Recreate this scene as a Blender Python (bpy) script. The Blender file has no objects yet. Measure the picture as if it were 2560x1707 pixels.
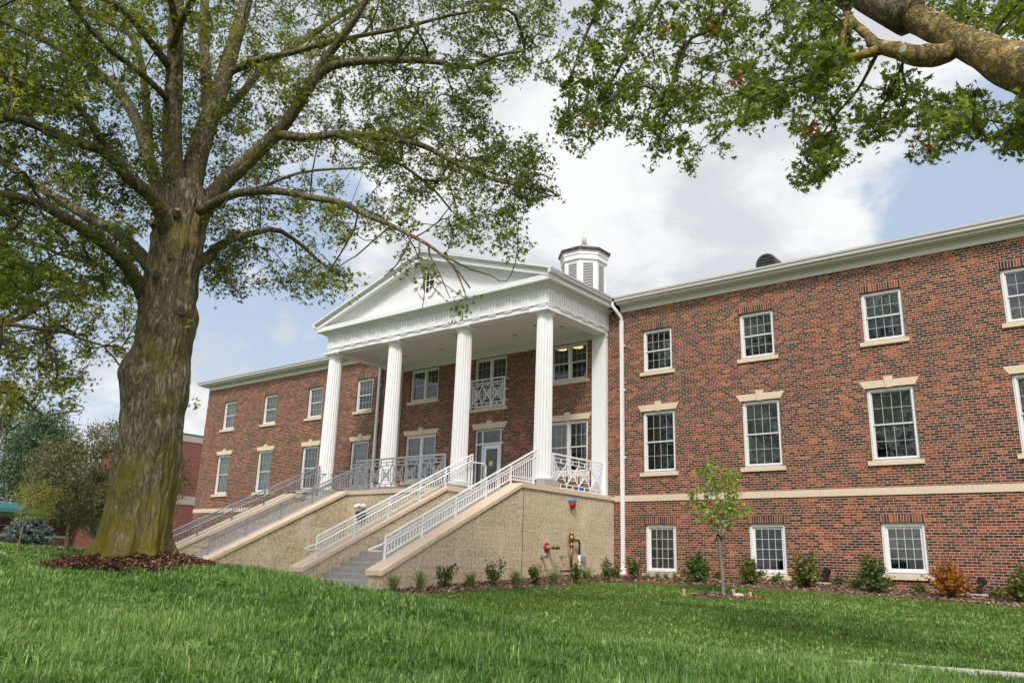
import bpy, bmesh, math, random
import numpy as np
from mathutils import Vector, Matrix
rng = np.random.default_rng(7)
random.seed(7)
PI = math.pi
SC = bpy.context.scene
COL = SC.collection

# ------------------------------------------------------------------ camera
F_PX, PW, PH = 2019.7, 2560.0, 1707.0
YAW, PITCH, ROLL = -0.68083995, 0.26908838, 0.03122143
_fw = Vector((math.sin(YAW)*math.cos(PITCH), math.cos(YAW)*math.cos(PITCH), math.sin(PITCH)))
_r0 = Vector((math.cos(YAW), -math.sin(YAW), 0)); _u0 = _r0.cross(_fw)
CR = _r0*math.cos(ROLL) + _u0*math.sin(ROLL)
CU = _u0*math.cos(ROLL) - _r0*math.sin(ROLL)
cam = bpy.data.cameras.new('camera'); co = bpy.data.objects.new('camera', cam); COL.objects.link(co)
cam.sensor_width = 36.0; cam.lens = 36.0*F_PX/PW; cam.clip_start = 0.1; cam.clip_end = 2000
co.matrix_world = Matrix(((CR.x, CU.x, -_fw.x, 0), (CR.y, CU.y, -_fw.y, 0), (CR.z, CU.z, -_fw.z, 0), (0, 0, 0, 1)))
SC.camera = co
def ray(px, py):
    """direction of the photograph's pixel (2560x1707), used to survey real points at a chosen distance"""
    return CR*((px-PW/2)/F_PX) - CU*((py-PH/2)/F_PX) + _fw
def at_dist(px, py, dist):
    r = ray(px, py); return r*(dist/math.hypot(r.x, r.y))
def at_y(px, py, y):
    r = ray(px, py); return r*(y/r.y)

# ------------------------------------------------------------------ exposure, sun, sky
SC.view_settings.view_transform = 'Standard'; SC.view_settings.look = 'None'
SC.view_settings.exposure = 1.24; SC.view_settings.gamma = 1.0
SUN_DIR = Vector((0.42, -0.66, 0.90)).normalized()
SUN_EL = math.asin(SUN_DIR.z); SUN_AZ = math.atan2(SUN_DIR.x, SUN_DIR.y)
sl = bpy.data.lights.new('sun', 'SUN'); sl.energy = 1.5; sl.angle = math.radians(11); sl.color = (1.0, 0.955, 0.89)
so = bpy.data.objects.new('sun', sl); COL.objects.link(so)
so.rotation_euler = SUN_DIR.to_track_quat('Z', 'Y').to_euler(); so.location = (0, 0, 40)

class NT:
    """small helper round a node tree"""
    def __init__(s, tree): s.t = tree; s.n = tree.nodes; s.l = tree.links
    def node(s, typ, **kw):
        n = s.n.new(typ)
        for k, v in kw.items(): setattr(n, k, v)
        return n
    def set(s, sock, v):
        if hasattr(v, 'is_output') or isinstance(v, bpy.types.NodeSocket): s.l.new(v, sock)
        elif v is not None:
            if hasattr(sock.default_value, '__len__') and not hasattr(v, '__len__'): v = (v,)*len(sock.default_value)
            if hasattr(v, '__len__') and len(sock.default_value) == 4 and len(v) == 3: v = (*v, 1)
            sock.default_value = v
    def m(s, op, a, b=None, c=None, clamp=False):
        n = s.node('ShaderNodeMath', operation=op); n.use_clamp = clamp
        for i, v in enumerate((a, b, c)):
            if v is not None: s.set(n.inputs[i], v)
        return n.outputs[0]
    def vm(s, op, a, b=None, scale=None):
        n = s.node('ShaderNodeVectorMath', operation=op); s.set(n.inputs[0], a)
        if b is not None: s.set(n.inputs[1], b)
        if scale is not None: s.set(n.inputs['Scale'], scale)
        return n.outputs['Value'] if op in ('DOT_PRODUCT', 'LENGTH') else n.outputs[0]
    def noise(s, vec, scale, detail=4, rough=0.5, dist=0.0, out='Fac'):
        n = s.node('ShaderNodeTexNoise'); s.set(n.inputs['Vector'], vec); s.set(n.inputs['Scale'], scale)
        n.inputs['Detail'].default_value = detail; n.inputs['Roughness'].default_value = rough; n.inputs['Distortion'].default_value = dist
        return n.outputs[out]
    def mix(s, f, a, b, blend='MIX'):
        n = s.node('ShaderNodeMix', data_type='RGBA', blend_type=blend); s.set(n.inputs[0], f); s.set(n.inputs[6], a); s.set(n.inputs[7], b)
        return n.outputs[2]
    def ramp(s, f, stops, interp='LINEAR'):
        n = s.node('ShaderNodeValToRGB'); s.set(n.inputs[0], f); cr = n.color_ramp; cr.interpolation = interp
        while len(cr.elements) < len(stops): cr.elements.new(0.5)
        for e, (p, c) in zip(cr.elements, stops):
            e.position = p; e.color = (*c, 1) if hasattr(c, '__len__') else (c, c, c, 1)
        return n.outputs[0]
    def smooth(s, v, a, b):
        n = s.node('ShaderNodeMapRange', interpolation_type='SMOOTHSTEP'); s.set(n.inputs[0], v); n.inputs[1].default_value = a; n.inputs[2].default_value = b
        return n.outputs[0]
    def comb(s, x, y, z):
        n = s.node('ShaderNodeCombineXYZ')
        for i, v in enumerate((x, y, z)): s.set(n.inputs[i], v)
        return n.outputs[0]
    def sep(s, v):
        n = s.node('ShaderNodeSeparateXYZ'); s.set(n.inputs[0], v); return n.outputs
    def bump(s, h, dist, strength=1.0, normal=None):
        n = s.node('ShaderNodeBump'); s.set(n.inputs['Height'], h); n.inputs['Distance'].default_value = dist; n.inputs['Strength'].default_value = strength
        if normal is not None: s.set(n.inputs['Normal'], normal)
        return n.outputs[0]

w = bpy.data.worlds.new('World'); SC.world = w; w.use_nodes = True
N = NT(w.node_tree); N.n.clear()
tc = N.node('ShaderNodeTexCoord').outputs['Generated']
sky = N.node('ShaderNodeTexSky', sky_type='NISHITA'); sky.sun_disc = False
sky.sun_elevation = SUN_EL; sky.sun_rotation = SUN_AZ; sky.air_density = 1.0; sky.dust_density = 1.6; sky.ozone_density = 1.0
dx, dy, dz = N.sep(tc)
k = N.m('ADD', N.m('MAXIMUM', dz, 0.0), 0.28)
flat = N.comb(N.m('DIVIDE', dx, k), N.m('DIVIDE', dy, k), N.m('MULTIPLY', dz, 0.6))
warp = N.vm('ADD', flat, N.vm('SCALE', N.vm('SUBTRACT', N.noise(flat, 2.2, 3, 0.5, out='Color'), (0.5, 0.5, 0.5)), scale=0.16))
n1 = N.noise(warp, 1.7, 8, 0.56)
n2 = N.noise(N.vm('ADD', warp, (0.05, 0.09, 0.0)), 1.7, 8, 0.56)
def blob(px, py, rad):            # a cloud bank or a gap at a compass bearing and height
    d = ray(px, py).normalized()
    return N.smooth(N.vm('DOT_PRODUCT', N.vm('NORMALIZE', N.vm('ADD', tc, N.vm('SCALE', N.vm('SUBTRACT', N.noise(tc, 6.0, 6, 0.62, out='Color'), (0.5, 0.5, 0.5)), scale=0.20))), tuple(d)), math.cos(rad*1.75), math.cos(rad*0.25))
bias = None
for px, py, rad, a in ((2420, 430, 0.13, -0.17), (2180, 440, 0.07, -0.15), (2560, 520, 0.09, -0.17), (1740, 420, 0.035, -0.16), (1400, 60, 0.06, -0.26), (620, 790, 0.10, -0.30), (540, 860, 0.06, -0.26), (780, 830, 0.06, -0.22), (1340, 600, 0.05, -0.20),
                       (850, 560, 0.07, -0.2), (150, 620, 0.12, -0.18), (250, 250, 0.2, -0.16), (60, 1150, 0.1, -0.16),
                       (1950, 560, 0.14, 0.20), (1500, 330, 0.22, 0.15), (1650, 640, 0.15, 0.18), (520, 950, 0.05, 0.30), (680, 730, 0.055, 0.28), (2100, 300, 0.12, 0.2), (300, 1000, 0.16, 0.2), (1100, 350, 0.2, 0.16)):
    b = N.m('MULTIPLY', blob(px, py, rad), a)
    bias = b if bias is None else N.m('ADD', bias, b)
dens = N.m('ADD', n1, bias)
mask = N.smooth(N.m('ADD', dens, N.m('MULTIPLY', N.m('SUBTRACT', N.noise(warp, 9.0, 6, 0.62), 0.5), 0.40)), 0.36, 0.66)
thick = N.smooth(N.m('ADD', N.noise(N.vm('ADD', warp, (0.0, 0.12, 0.3)), 3.1, 6, 0.55), N.m('MULTIPLY', N.m('SUBTRACT', n2, 0.5), 0.9)), 0.38, 0.62)
ccol = N.mix(thick, (5.75, 5.76, 5.78), (4.15, 4.26, 4.45))
glow = N.smooth(N.vm('DOT_PRODUCT', tc, tuple(SUN_DIR)), 0.25, 0.95)      # bright cloud added round the sun, behind the camera, to fill shadows
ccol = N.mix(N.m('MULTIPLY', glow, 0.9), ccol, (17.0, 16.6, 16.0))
haze = N.smooth(dz, 0.32, -0.02)
skyc = N.mix(0.72, N.vm('SCALE', sky.outputs[0], scale=0.7), (3.55, 4.25, 5.25))
skyc = N.mix(N.m('MULTIPLY', haze, 0.45), skyc, (4.9, 5.15, 5.4))
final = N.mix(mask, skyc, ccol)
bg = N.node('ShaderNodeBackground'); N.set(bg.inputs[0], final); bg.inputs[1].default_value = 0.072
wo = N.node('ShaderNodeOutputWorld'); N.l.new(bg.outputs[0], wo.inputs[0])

# ------------------------------------------------------------------ materials
def new_mat(name):
    m = bpy.data.materials.new(name); m.use_nodes = True; nt = NT(m.node_tree); nt.n.clear()
    out = nt.node('ShaderNodeOutputMaterial'); bs = nt.node('ShaderNodeBsdfPrincipled'); nt.l.new(bs.outputs[0], out.inputs[0])
    nt.bs = bs; nt.out = out
    return m, nt
def pos(nt): return nt.node('ShaderNodeNewGeometry').outputs['Position']
def simple(name, col, rough=0.5, metal=0.0, var=0.12, scale=6.0, bump=0.0, bscale=60, spec=0.5, dirt=None):
    m, nt = new_mat(name); p = pos(nt)
    f = nt.noise(p, scale, 5, 0.6)
    c = nt.mix(f, tuple(x*(1-var) for x in col), tuple(min(1, x*(1+var)) for x in col))
    if dirt:
        st = nt.noise(nt.vm('MULTIPLY', p, (3.0, 3.0, 0.5)), 2.2, 5, 0.65)
        c = nt.mix(nt.m('MULTIPLY', nt.smooth(st, 0.52, 0.8), dirt[3]), c, dirt[:3])
    nt.set(nt.bs.inputs['Base Color'], c); nt.bs.inputs['Roughness'].default_value = rough; nt.bs.inputs['Metallic'].default_value = metal
    nt.bs.inputs['Specular IOR Level'].default_value = spec
    if bump: nt.set(nt.bs.inputs['Normal'], nt.bump(nt.noise(p, bscale, 4, 0.6), bump))
    return m
def wall_uv(nt):
    g = nt.node('ShaderNodeNewGeometry'); x, y, z = nt.sep(g.outputs['Position']); nx, ny, nz = nt.sep(g.outputs['True Normal'])
    side = nt.m('GREATER_THAN', nt.m('ABSOLUTE', nx), 0.7)
    u = nt.m('ADD', nt.m('MULTIPLY', x, nt.m('SUBTRACT', 1.0, side)), nt.m('MULTIPLY', y, side))
    return u, z, g.outputs['Position']
def bricktex(nt, vec, bw, rh, mortar, off=0.5, smooth=0.12):
    b = nt.node('ShaderNodeTexBrick'); nt.set(b.inputs['Vector'], vec); b.offset = off; b.offset_frequency = 2; b.squash = 1.0
    b.inputs['Color1'].default_value = (0, 0, 0, 1); b.inputs['Color2'].default_value = (1, 1, 1, 1); b.inputs['Mortar'].default_value = (0.5, 0.5, 0.5, 1)
    b.inputs['Scale'].default_value = 1.0; b.inputs['Mortar Size'].default_value = mortar; b.inputs['Mortar Smooth'].default_value = smooth
    b.inputs['Brick Width'].default_value = bw; b.inputs['Row Height'].default_value = rh; b.inputs['Bias'].default_value = 0.0
    return b.outputs['Color'], b.outputs['Fac']
BRICK_STOPS = ((0.0, (0.021, 0.014, 0.016)), (0.29, (0.036, 0.018, 0.018)), (0.41, (0.088, 0.026, 0.019)), (0.56, (0.150, 0.036, 0.024)),
               (0.78, (0.205, 0.050, 0.030)), (0.92, (0.27, 0.078, 0.038)), (1.0, (0.38, 0.120, 0.050)))
def brick_mat(name, stops=BRICK_STOPS, mortar=(0.56, 0.40, 0.26), vertical=False, header=True, msize=0.0058, tone=1.0):
    m, nt = new_mat(name); u, v, p = wall_uv(nt)
    wob = nt.m('MULTIPLY', nt.m('SUBTRACT', nt.noise(p, 14, 2), 0.5), 0.006)
    vec = nt.comb(nt.m('ADD', u, wob), nt.m('ADD', v, wob), 0.0)
    if vertical:
        c, f = bricktex(nt, vec, 0.0677, 40.0, msize, 0.0)
    else:
        c1, f1 = bricktex(nt, vec, 0.203, 0.0677, msize)
        if header:
            c2, f2 = bricktex(nt, vec, 0.1015, 0.0677, msize)
            row = nt.m('FLOOR', nt.m('DIVIDE', v, 0.0677)); hm = nt.m('LESS_THAN', nt.m('FLOORED_MODULO', row, 8.0), 0.5)
            c = nt.mix(hm, c1, c2); f = nt.m('ADD', nt.m('MULTIPLY', f1, nt.m('SUBTRACT', 1.0, hm)), nt.m('MULTIPLY', f2, hm))
        else: c, f = c1, f1
    big = nt.noise(p, 0.55, 3, 0.55)
    t = nt.m('ADD', c, nt.m('MULTIPLY', nt.m('SUBTRACT', big, 0.5), 0.32), clamp=True)
    col = nt.ramp(t, stops)
    col = nt.mix(nt.m('MULTIPLY', nt.noise(p, 90, 3), 0.4), col, nt.vm('SCALE', col, scale=0.55))
    wash = nt.smooth(nt.noise(nt.vm('MULTIPLY', p, (1.0, 1.0, 0.35)), 0.9, 6, 0.65), 0.56, 0.78)
    col = nt.mix(nt.m('MULTIPLY', wash, 0.15), col, (0.36, 0.24, 0.18))
    streak = nt.smooth(nt.noise(nt.vm('MULTIPLY', p, (2.2, 2.2, 0.16)), 1.1, 5, 0.6), 0.48, 0.72)
    col = nt.mix(nt.m('MULTIPLY', streak, 0.30), col, nt.vm('SCALE', col, scale=0.45))
    mc = nt.mix(nt.noise(p, 30, 3), tuple(x*0.78 for x in mortar), tuple(min(1, x*1.15) for x in mortar))
    c2 = nt.mix(f, col, mc)
    if tone != 1.0: c2 = nt.vm('SCALE', c2, scale=tone)
    nt.set(nt.bs.inputs['Base Color'], c2); nt.bs.inputs['Roughness'].default_value = 0.85
    h = nt.m('ADD', nt.m('MULTIPLY', nt.m('SUBTRACT', 1.0, f), 1.0), nt.m('MULTIPLY', nt.noise(p, 120, 3), 0.35))
    nt.set(nt.bs.inputs['Normal'], nt.bump(h, 0.006, 0.9))
    return m
M = {}
M['brick'] = brick_mat('old_brick')
M['soldier'] = brick_mat('soldier_brick', vertical=True)
M['newbrick'] = brick_mat('new_brick', stops=((0, (0.17, 0.035, 0.026)), (0.5, (0.21, 0.045, 0.033)), (1, (0.25, 0.06, 0.042))), mortar=(0.30, 0.19, 0.16), header=False)
M['white'] = simple('white_paint', (0.72, 0.72, 0.715), 0.45, var=0.05, scale=3, dirt=(0.46, 0.44, 0.39, 0.35))
M['trim'] = simple('white_trim_paint', (0.66, 0.645, 0.635), 0.5, var=0.04, scale=5, dirt=(0.5, 0.48, 0.42, 0.25))
M['vinyl'] = simple('white_window_vinyl', (0.70, 0.70, 0.70), 0.35, var=0.02)
M['sash'] = simple('grey_white_sash', (0.55, 0.56, 0.57), 0.4, var=0.04)
M['muntin'] = simple('pale_muntin', (0.42, 0.45, 0.43), 0.4, var=0.03)
M['gutter'] = simple('gutter_enamel', (0.62, 0.595, 0.585), 0.35, var=0.06, scale=4, dirt=(0.35, 0.33, 0.29, 0.35))
M['ceiling'] = simple('porch_ceiling_paint', (0.66, 0.64, 0.60), 0.7, var=0.03)
M['steelw'] = simple('white_enamel_steel', (0.80, 0.81, 0.82), 0.3, var=0.03)
M['steelg'] = simple('grey_primed_steel', (0.34, 0.35, 0.37), 0.38, metal=0.35, var=0.12, scale=9)
M['black'] = simple('black_plastic', (0.012, 0.012, 0.013), 0.4)
M['ventgrey'] = simple('dark_vent_metal', (0.05, 0.05, 0.052), 0.5)
M['louverw'] = simple('louver_paint', (0.62, 0.62, 0.62), 0.5)
M['darkglass'] = simple('dark_glass', (0.010, 0.013, 0.013), 0.12)
M['muntinw'] = simple('white_muntin', (0.56, 0.58, 0.56), 0.4)
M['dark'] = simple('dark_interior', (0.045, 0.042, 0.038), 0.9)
M['copper'] = simple('weathered_copper', (0.105, 0.062, 0.048), 0.55, metal=0.3, var=0.4, scale=6, dirt=(0.22, 0.34, 0.31, 0.9))
M['verdigris'] = simple('verdigris_copper', (0.24, 0.33, 0.31), 0.6, var=0.2, scale=4)
M['roof'] = simple('asphalt_shingle', (0.10, 0.095, 0.09), 0.9, var=0.3, scale=20)
M['concrete'] = simple('concrete', (0.36, 0.345, 0.32), 0.85, var=0.18, scale=5, bump=0.003, dirt=(0.22, 0.2, 0.17, 0.5))
M['walk'] = simple('pale_concrete', (0.46, 0.42, 0.35), 0.9, var=0.12, scale=4, bump=0.002)
M['copperpipe'] = simple('copper_pipe', (0.20, 0.085, 0.045), 0.35, metal=0.8, var=0.35, scale=14)
M['brass'] = simple('brass', (0.32, 0.19, 0.08), 0.35, metal=0.9, var=0.3, scale=20)
M['redpaint'] = simple('red_enamel', (0.38, 0.012, 0.016), 0.35, var=0.15)
M['blue'] = simple('blue_plastic', (0.02, 0.09, 0.60), 0.4, var=0.1)
M['bluecap'] = simple('blue_cap', (0.05, 0.26, 0.50), 0.4)
M['pvc'] = simple('white_pvc', (0.78, 0.78, 0.76), 0.35)
M['steel'] = simple('zinc_steel', (0.40, 0.40, 0.40), 0.4, metal=0.6, var=0.2)
M['pink'] = simple('pink_flag', (0.90, 0.10, 0.22), 0.6)
M['yellow'] = simple('yellow_print', (0.80, 0.66, 0.02), 0.5)
M['bluepr'] = simple('blue_print', (0.08, 0.16, 0.55), 0.5)
M['blind'] = simple('grey_roller_blind', (0.27, 0.275, 0.25), 0.8, var=0.06)
M['blindg'] = simple('pale_green_blind', (0.33, 0.345, 0.29), 0.8, var=0.06)
M['blind2'] = simple('darker_roller_blind', (0.18, 0.185, 0.17), 0.8, var=0.1)
M['blindg2'] = simple('pale_roller_blind', (0.42, 0.43, 0.37), 0.8, var=0.08)
M['curtain2'] = simple('grey_curtain', (0.27, 0.27, 0.27), 0.8, var=0.2, scale=14)
M['curtain'] = simple('pale_curtain', (0.42, 0.41, 0.40), 0.8, var=0.12, scale=12)
M['stake'] = simple('stake_wood', (0.42, 0.32, 0.21), 0.8, var=0.2, scale=20)
M['teal'] = simple('teal_standing_seam', (0.040, 0.145, 0.165), 0.45, var=0.15)
M['palestone'] = simple('pale_cast_stone', (0.38, 0.33, 0.29), 0.85, var=0.12)
M['cutwood'] = simple('cut_wood', (0.42, 0.23, 0.12), 0.8, var=0.3, scale=15)
M['stone'] = simple('field_stone', (0.45, 0.42, 0.36), 0.85, var=0.2, scale=12, bump=0.01, bscale=20)

def lime_mat(name, col, joint):
    m, nt = new_mat(name); u, v, p = wall_uv(nt)
    c0, f = bricktex(nt, nt.comb(u, nt.m('ADD', v, 50.0), 0.0), joint, 400.0, 0.006, 0.0)
    c = nt.mix(nt.noise(p, 7, 6, 0.65), tuple(x*0.86 for x in col), tuple(x*1.1 for x in col))
    c = nt.mix(nt.m('MULTIPLY', c0, 0.35), c, tuple(x*0.9 for x in col))
    if joint < 100: c = nt.mix(nt.m('MULTIPLY', f, 0.6), c, tuple(x*0.45 for x in col))
    nt.set(nt.bs.inputs['Base Color'], c); nt.bs.inputs['Roughness'].default_value = 0.8
    nt.set(nt.bs.inputs['Normal'], nt.bump(nt.noise(p, 70, 4, 0.6), 0.0015))
    return m
M['lime'] = lime_mat('limestone', (0.62, 0.50, 0.365), 1000.0)
M['band'] = lime_mat('limestone_band', (0.60, 0.49, 0.37), 1.22)
M['cap'] = lime_mat('pink_limestone_cap', (0.64, 0.50, 0.37), 0.82)
def block_mat():
    # split-face masonry: two tall courses and one half course, repeated
    m, nt = new_mat('split_face_block'); u, v, p = wall_uv(nt)
    wob = nt.m('MULTIPLY', nt.m('SUBTRACT', nt.noise(p, 9, 3), 0.5), 0.012)
    v = nt.m('ADD', nt.m('ADD', v, wob), 50.06); u = nt.m('ADD', u, wob)
    per = nt.m('FLOOR', nt.m('DIVIDE', v, 0.5)); t = nt.m('SUBTRACT', v, nt.m('MULTIPLY', per, 0.5))
    g1 = nt.m('GREATER_THAN', t, 0.2); g2 = nt.m('GREATER_THAN', t, 0.4); row = nt.m('ADD', g1, g2)
    lo = nt.m('MULTIPLY', row, 0.2); hi = nt.m('SUBTRACT', nt.m('ADD', lo, 0.2), nt.m('MULTIPLY', g2, 0.1))
    dz = nt.m('MINIMUM', nt.m('SUBTRACT', t, lo), nt.m('SUBTRACT', hi, t))
    rid = nt.m('ADD', nt.m('MULTIPLY', per, 3.0), row)
    uu = nt.m('DIVIDE', nt.m('ADD', u, nt.m('MULTIPLY', rid, 0.1731)), 0.40); cell = nt.m('FLOOR', uu); fu = nt.m('SUBTRACT', uu, cell)
    du = nt.m('MULTIPLY', nt.m('MINIMUM', fu, nt.m('SUBTRACT', 1.0, fu)), 0.40)
    f = nt.m('SUBTRACT', 1.0, nt.smooth(nt.m('MINIMUM', dz, du), 0.0035, 0.0075))
    wn = nt.node('ShaderNodeTexWhiteNoise'); nt.set(wn.inputs['Vector'], nt.comb(cell, rid, 0.0))
    rk = nt.noise(p, 15, 8, 0.75); rk2 = nt.noise(p, 42, 4, 0.7)
    c = nt.ramp(nt.m('ADD', nt.m('ADD', nt.m('MULTIPLY', rk, 0.75), nt.m('MULTIPLY', rk2, 0.25)), nt.m('MULTIPLY', nt.m('SUBTRACT', wn.outputs['Value'], 0.5), 0.05)), ((0.37, (0.20, 0.145, 0.090)), (0.45, (0.44, 0.345, 0.23)), (0.54, (0.63, 0.515, 0.37)), (0.68, (0.78, 0.67, 0.525))))
    ef = nt.smooth(nt.noise(nt.vm('MULTIPLY', p, (2.2, 2.2, 0.5)), 1.3, 5, 0.6), 0.54, 0.72)
    c = nt.mix(nt.m('MULTIPLY', ef, 0.5), c, (0.70, 0.63, 0.55))
    c = nt.mix(nt.m('MULTIPLY', f, 0.8), c, (0.78, 0.65, 0.45))
    nt.set(nt.bs.inputs['Base Color'], c); nt.bs.inputs['Roughness'].default_value = 0.9
    nt.set(nt.bs.inputs['Normal'], nt.bump(nt.m('SUBTRACT', rk, nt.m('MULTIPLY', f, 0.35)), 0.035, 0.8))
    return m
M['block'] = block_mat()
def glass_mat():
    m, nt = new_mat('window_glass'); nt.n.remove(nt.bs)
    p = pos(nt)
    nb = nt.bump(nt.noise(p, 1.6, 2), 0.012, 0.6)
    fr = nt.node('ShaderNodeFresnel'); fr.inputs[0].default_value = 1.52
    gl = nt.node('ShaderNodeBsdfGlossy'); gl.inputs['Roughness'].default_value = 0.015; gl.inputs['Color'].default_value = (0.95, 0.98, 1, 1)
    nt.set(gl.inputs['Normal'], nb)
    tr = nt.node('ShaderNodeBsdfTransparent'); tr.inputs[0].default_value = (0.72, 0.76, 0.74, 1)
    mx = nt.node('ShaderNodeMixShader'); nt.set(mx.inputs[0], nt.m('MULTIPLY', fr.outputs[0], 1.9, clamp=True)); nt.l.new(tr.outputs[0], mx.inputs[1]); nt.l.new(gl.outputs[0], mx.inputs[2])
    nt.l.new(mx.outputs[0], nt.out.inputs[0]); return m
M['glass'] = glass_mat()
def emit_mat():
    m, nt = new_mat('lit_lamp'); nt.bs.inputs['Base Color'].default_value = (0.8, 0.7, 0.5, 1)
    nt.bs.inputs['Emission Color'].default_value = (1.0, 0.62, 0.25, 1); nt.bs.inputs['Emission Strength'].default_value = 1.0; return m
M['lamp'] = emit_mat()
def leaf_mat(name, stops, trans=0.35, rough=0.5):
    m, nt = new_mat(name); nt.n.remove(nt.bs)
    a = nt.node('ShaderNodeAttribute', attribute_name='rnd').outputs['Fac']
    c = nt.ramp(a, stops)
    d = nt.node('ShaderNodeBsdfPrincipled'); nt.set(d.inputs['Base Color'], c); d.inputs['Roughness'].default_value = rough; d.inputs['Specular IOR Level'].default_value = 0.35
    t = nt.node('ShaderNodeBsdfTranslucent'); nt.set(t.inputs[0], nt.mix(0.6, c, nt.vm('MULTIPLY', c, (1.5, 1.6, 0.5))))
    mx = nt.node('ShaderNodeMixShader'); mx.inputs[0].default_value = trans; nt.l.new(d.outputs[0], mx.inputs[1]); nt.l.new(t.outputs[0], mx.inputs[2])
    nt.l.new(mx.outputs[0], nt.out.inputs[0]); return m
M['oakleaf'] = leaf_mat('oak_leaf', ((0, (0.046, 0.064, 0.010)), (0.35, (0.122, 0.155, 0.022)), (0.65, (0.225, 0.248, 0.034)), (0.93, (0.44, 0.40, 0.050)), (0.985, (0.20, 0.15, 0.04)), (1, (0.26, 0.08, 0.025))), 0.5)
M['oakleaf2'] = leaf_mat('red_oak_leaf', ((0, (0.060, 0.092, 0.014)), (0.45, (0.155, 0.200, 0.028)), (0.9, (0.31, 0.34, 0.050)), (0.975, (0.30, 0.31, 0.06)), (1, (0.34, 0.08, 0.025))), 0.5)
M['crableaf'] = leaf_mat('crab_leaf', ((0, (0.060, 0.078, 0.034)), (0.5, (0.130, 0.145, 0.062)), (0.8, (0.20, 0.185, 0.085)), (1, (0.25, 0.15, 0.085))), 0.25)
M['mapleleaf'] = leaf_mat('far_leaf', ((0, (0.040, 0.080, 0.046)), (0.5, (0.070, 0.120, 0.062)), (1, (0.12, 0.175, 0.08))), 0.25)
M['limeleaf'] = leaf_mat('lime_leaf', ((0, (0.15, 0.17, 0.03)), (0.5, (0.26, 0.28, 0.04)), (1, (0.38, 0.36, 0.05))), 0.4)
M['spruce'] = leaf_mat('spruce_needles', ((0, (0.055, 0.085, 0.085)), (0.5, (0.10, 0.14, 0.14)), (1, (0.17, 0.22, 0.22))), 0.1)
M['saplingleaf'] = leaf_mat('sapling_leaf', ((0, (0.13, 0.22, 0.04)), (0.6, (0.25, 0.36, 0.065)), (0.88, (0.36, 0.43, 0.08)), (0.97, (0.34, 0.34, 0.06)), (1, (0.3, 0.12, 0.04))), 0.4)
M['yew'] = leaf_mat('yew_needles', ((0, (0.028, 0.066, 0.016)), (0.5, (0.062, 0.120, 0.026)), (1, (0.14, 0.21, 0.04))), 0.15)
M['yewolive'] = leaf_mat('olive_yew_needles', ((0, (0.05, 0.075, 0.014)), (0.5, (0.12, 0.145, 0.024)), (1, (0.25, 0.25, 0.04))), 0.15)
M['yewrust'] = leaf_mat('rust_needles', ((0, (0.18, 0.055, 0.010)), (0.5, (0.38, 0.135, 0.018)), (0.9, (0.56, 0.25, 0.03)), (1, (0.16, 0.17, 0.03))), 0.2)
M['rose'] = leaf_mat('shrub_leaf', ((0, (0.045, 0.092, 0.022)), (0.55, (0.10, 0.175, 0.036)), (0.85, (0.19, 0.23, 0.05)), (0.94, (0.16, 0.06, 0.03)), (1, (0.20, 0.05, 0.03))), 0.3)
M['bloom'] = leaf_mat('cream_petal', ((0, (0.50, 0.46, 0.28)), (1, (0.72, 0.68, 0.45))), 0.3)
M['reed'] = leaf_mat('ornamental_grass_blade', ((0, (0.07, 0.13, 0.035)), (0.6, (0.13, 0.21, 0.06)), (1, (0.30, 0.31, 0.13))), 0.3)
M['weed'] = leaf_mat('weed_leaf', ((0, (0.10, 0.19, 0.045)), (1, (0.22, 0.32, 0.09))), 0.35)
M['blade'] = leaf_mat('grass_blade', ((0, (0.028, 0.072, 0.014)), (0.35, (0.084, 0.170, 0.030)), (0.65, (0.160, 0.272, 0.056)), (0.95, (0.29, 0.39, 0.13)), (1, (0.38, 0.34, 0.15))), 0.3, 0.45)
M['chips'] = leaf_mat('bark_chips', ((0, (0.045, 0.020, 0.012)), (0.5, (0.125, 0.056, 0.034)), (0.85, (0.22, 0.110, 0.068)), (1, (0.36, 0.21, 0.14))), 0.0, 0.8)
M['paledchips'] = leaf_mat('weathered_chips', ((0, (0.085, 0.048, 0.032)), (0.5, (0.20, 0.125, 0.085)), (0.85, (0.32, 0.21, 0.15)), (1, (0.48, 0.36, 0.27))), 0.0, 0.85)
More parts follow.
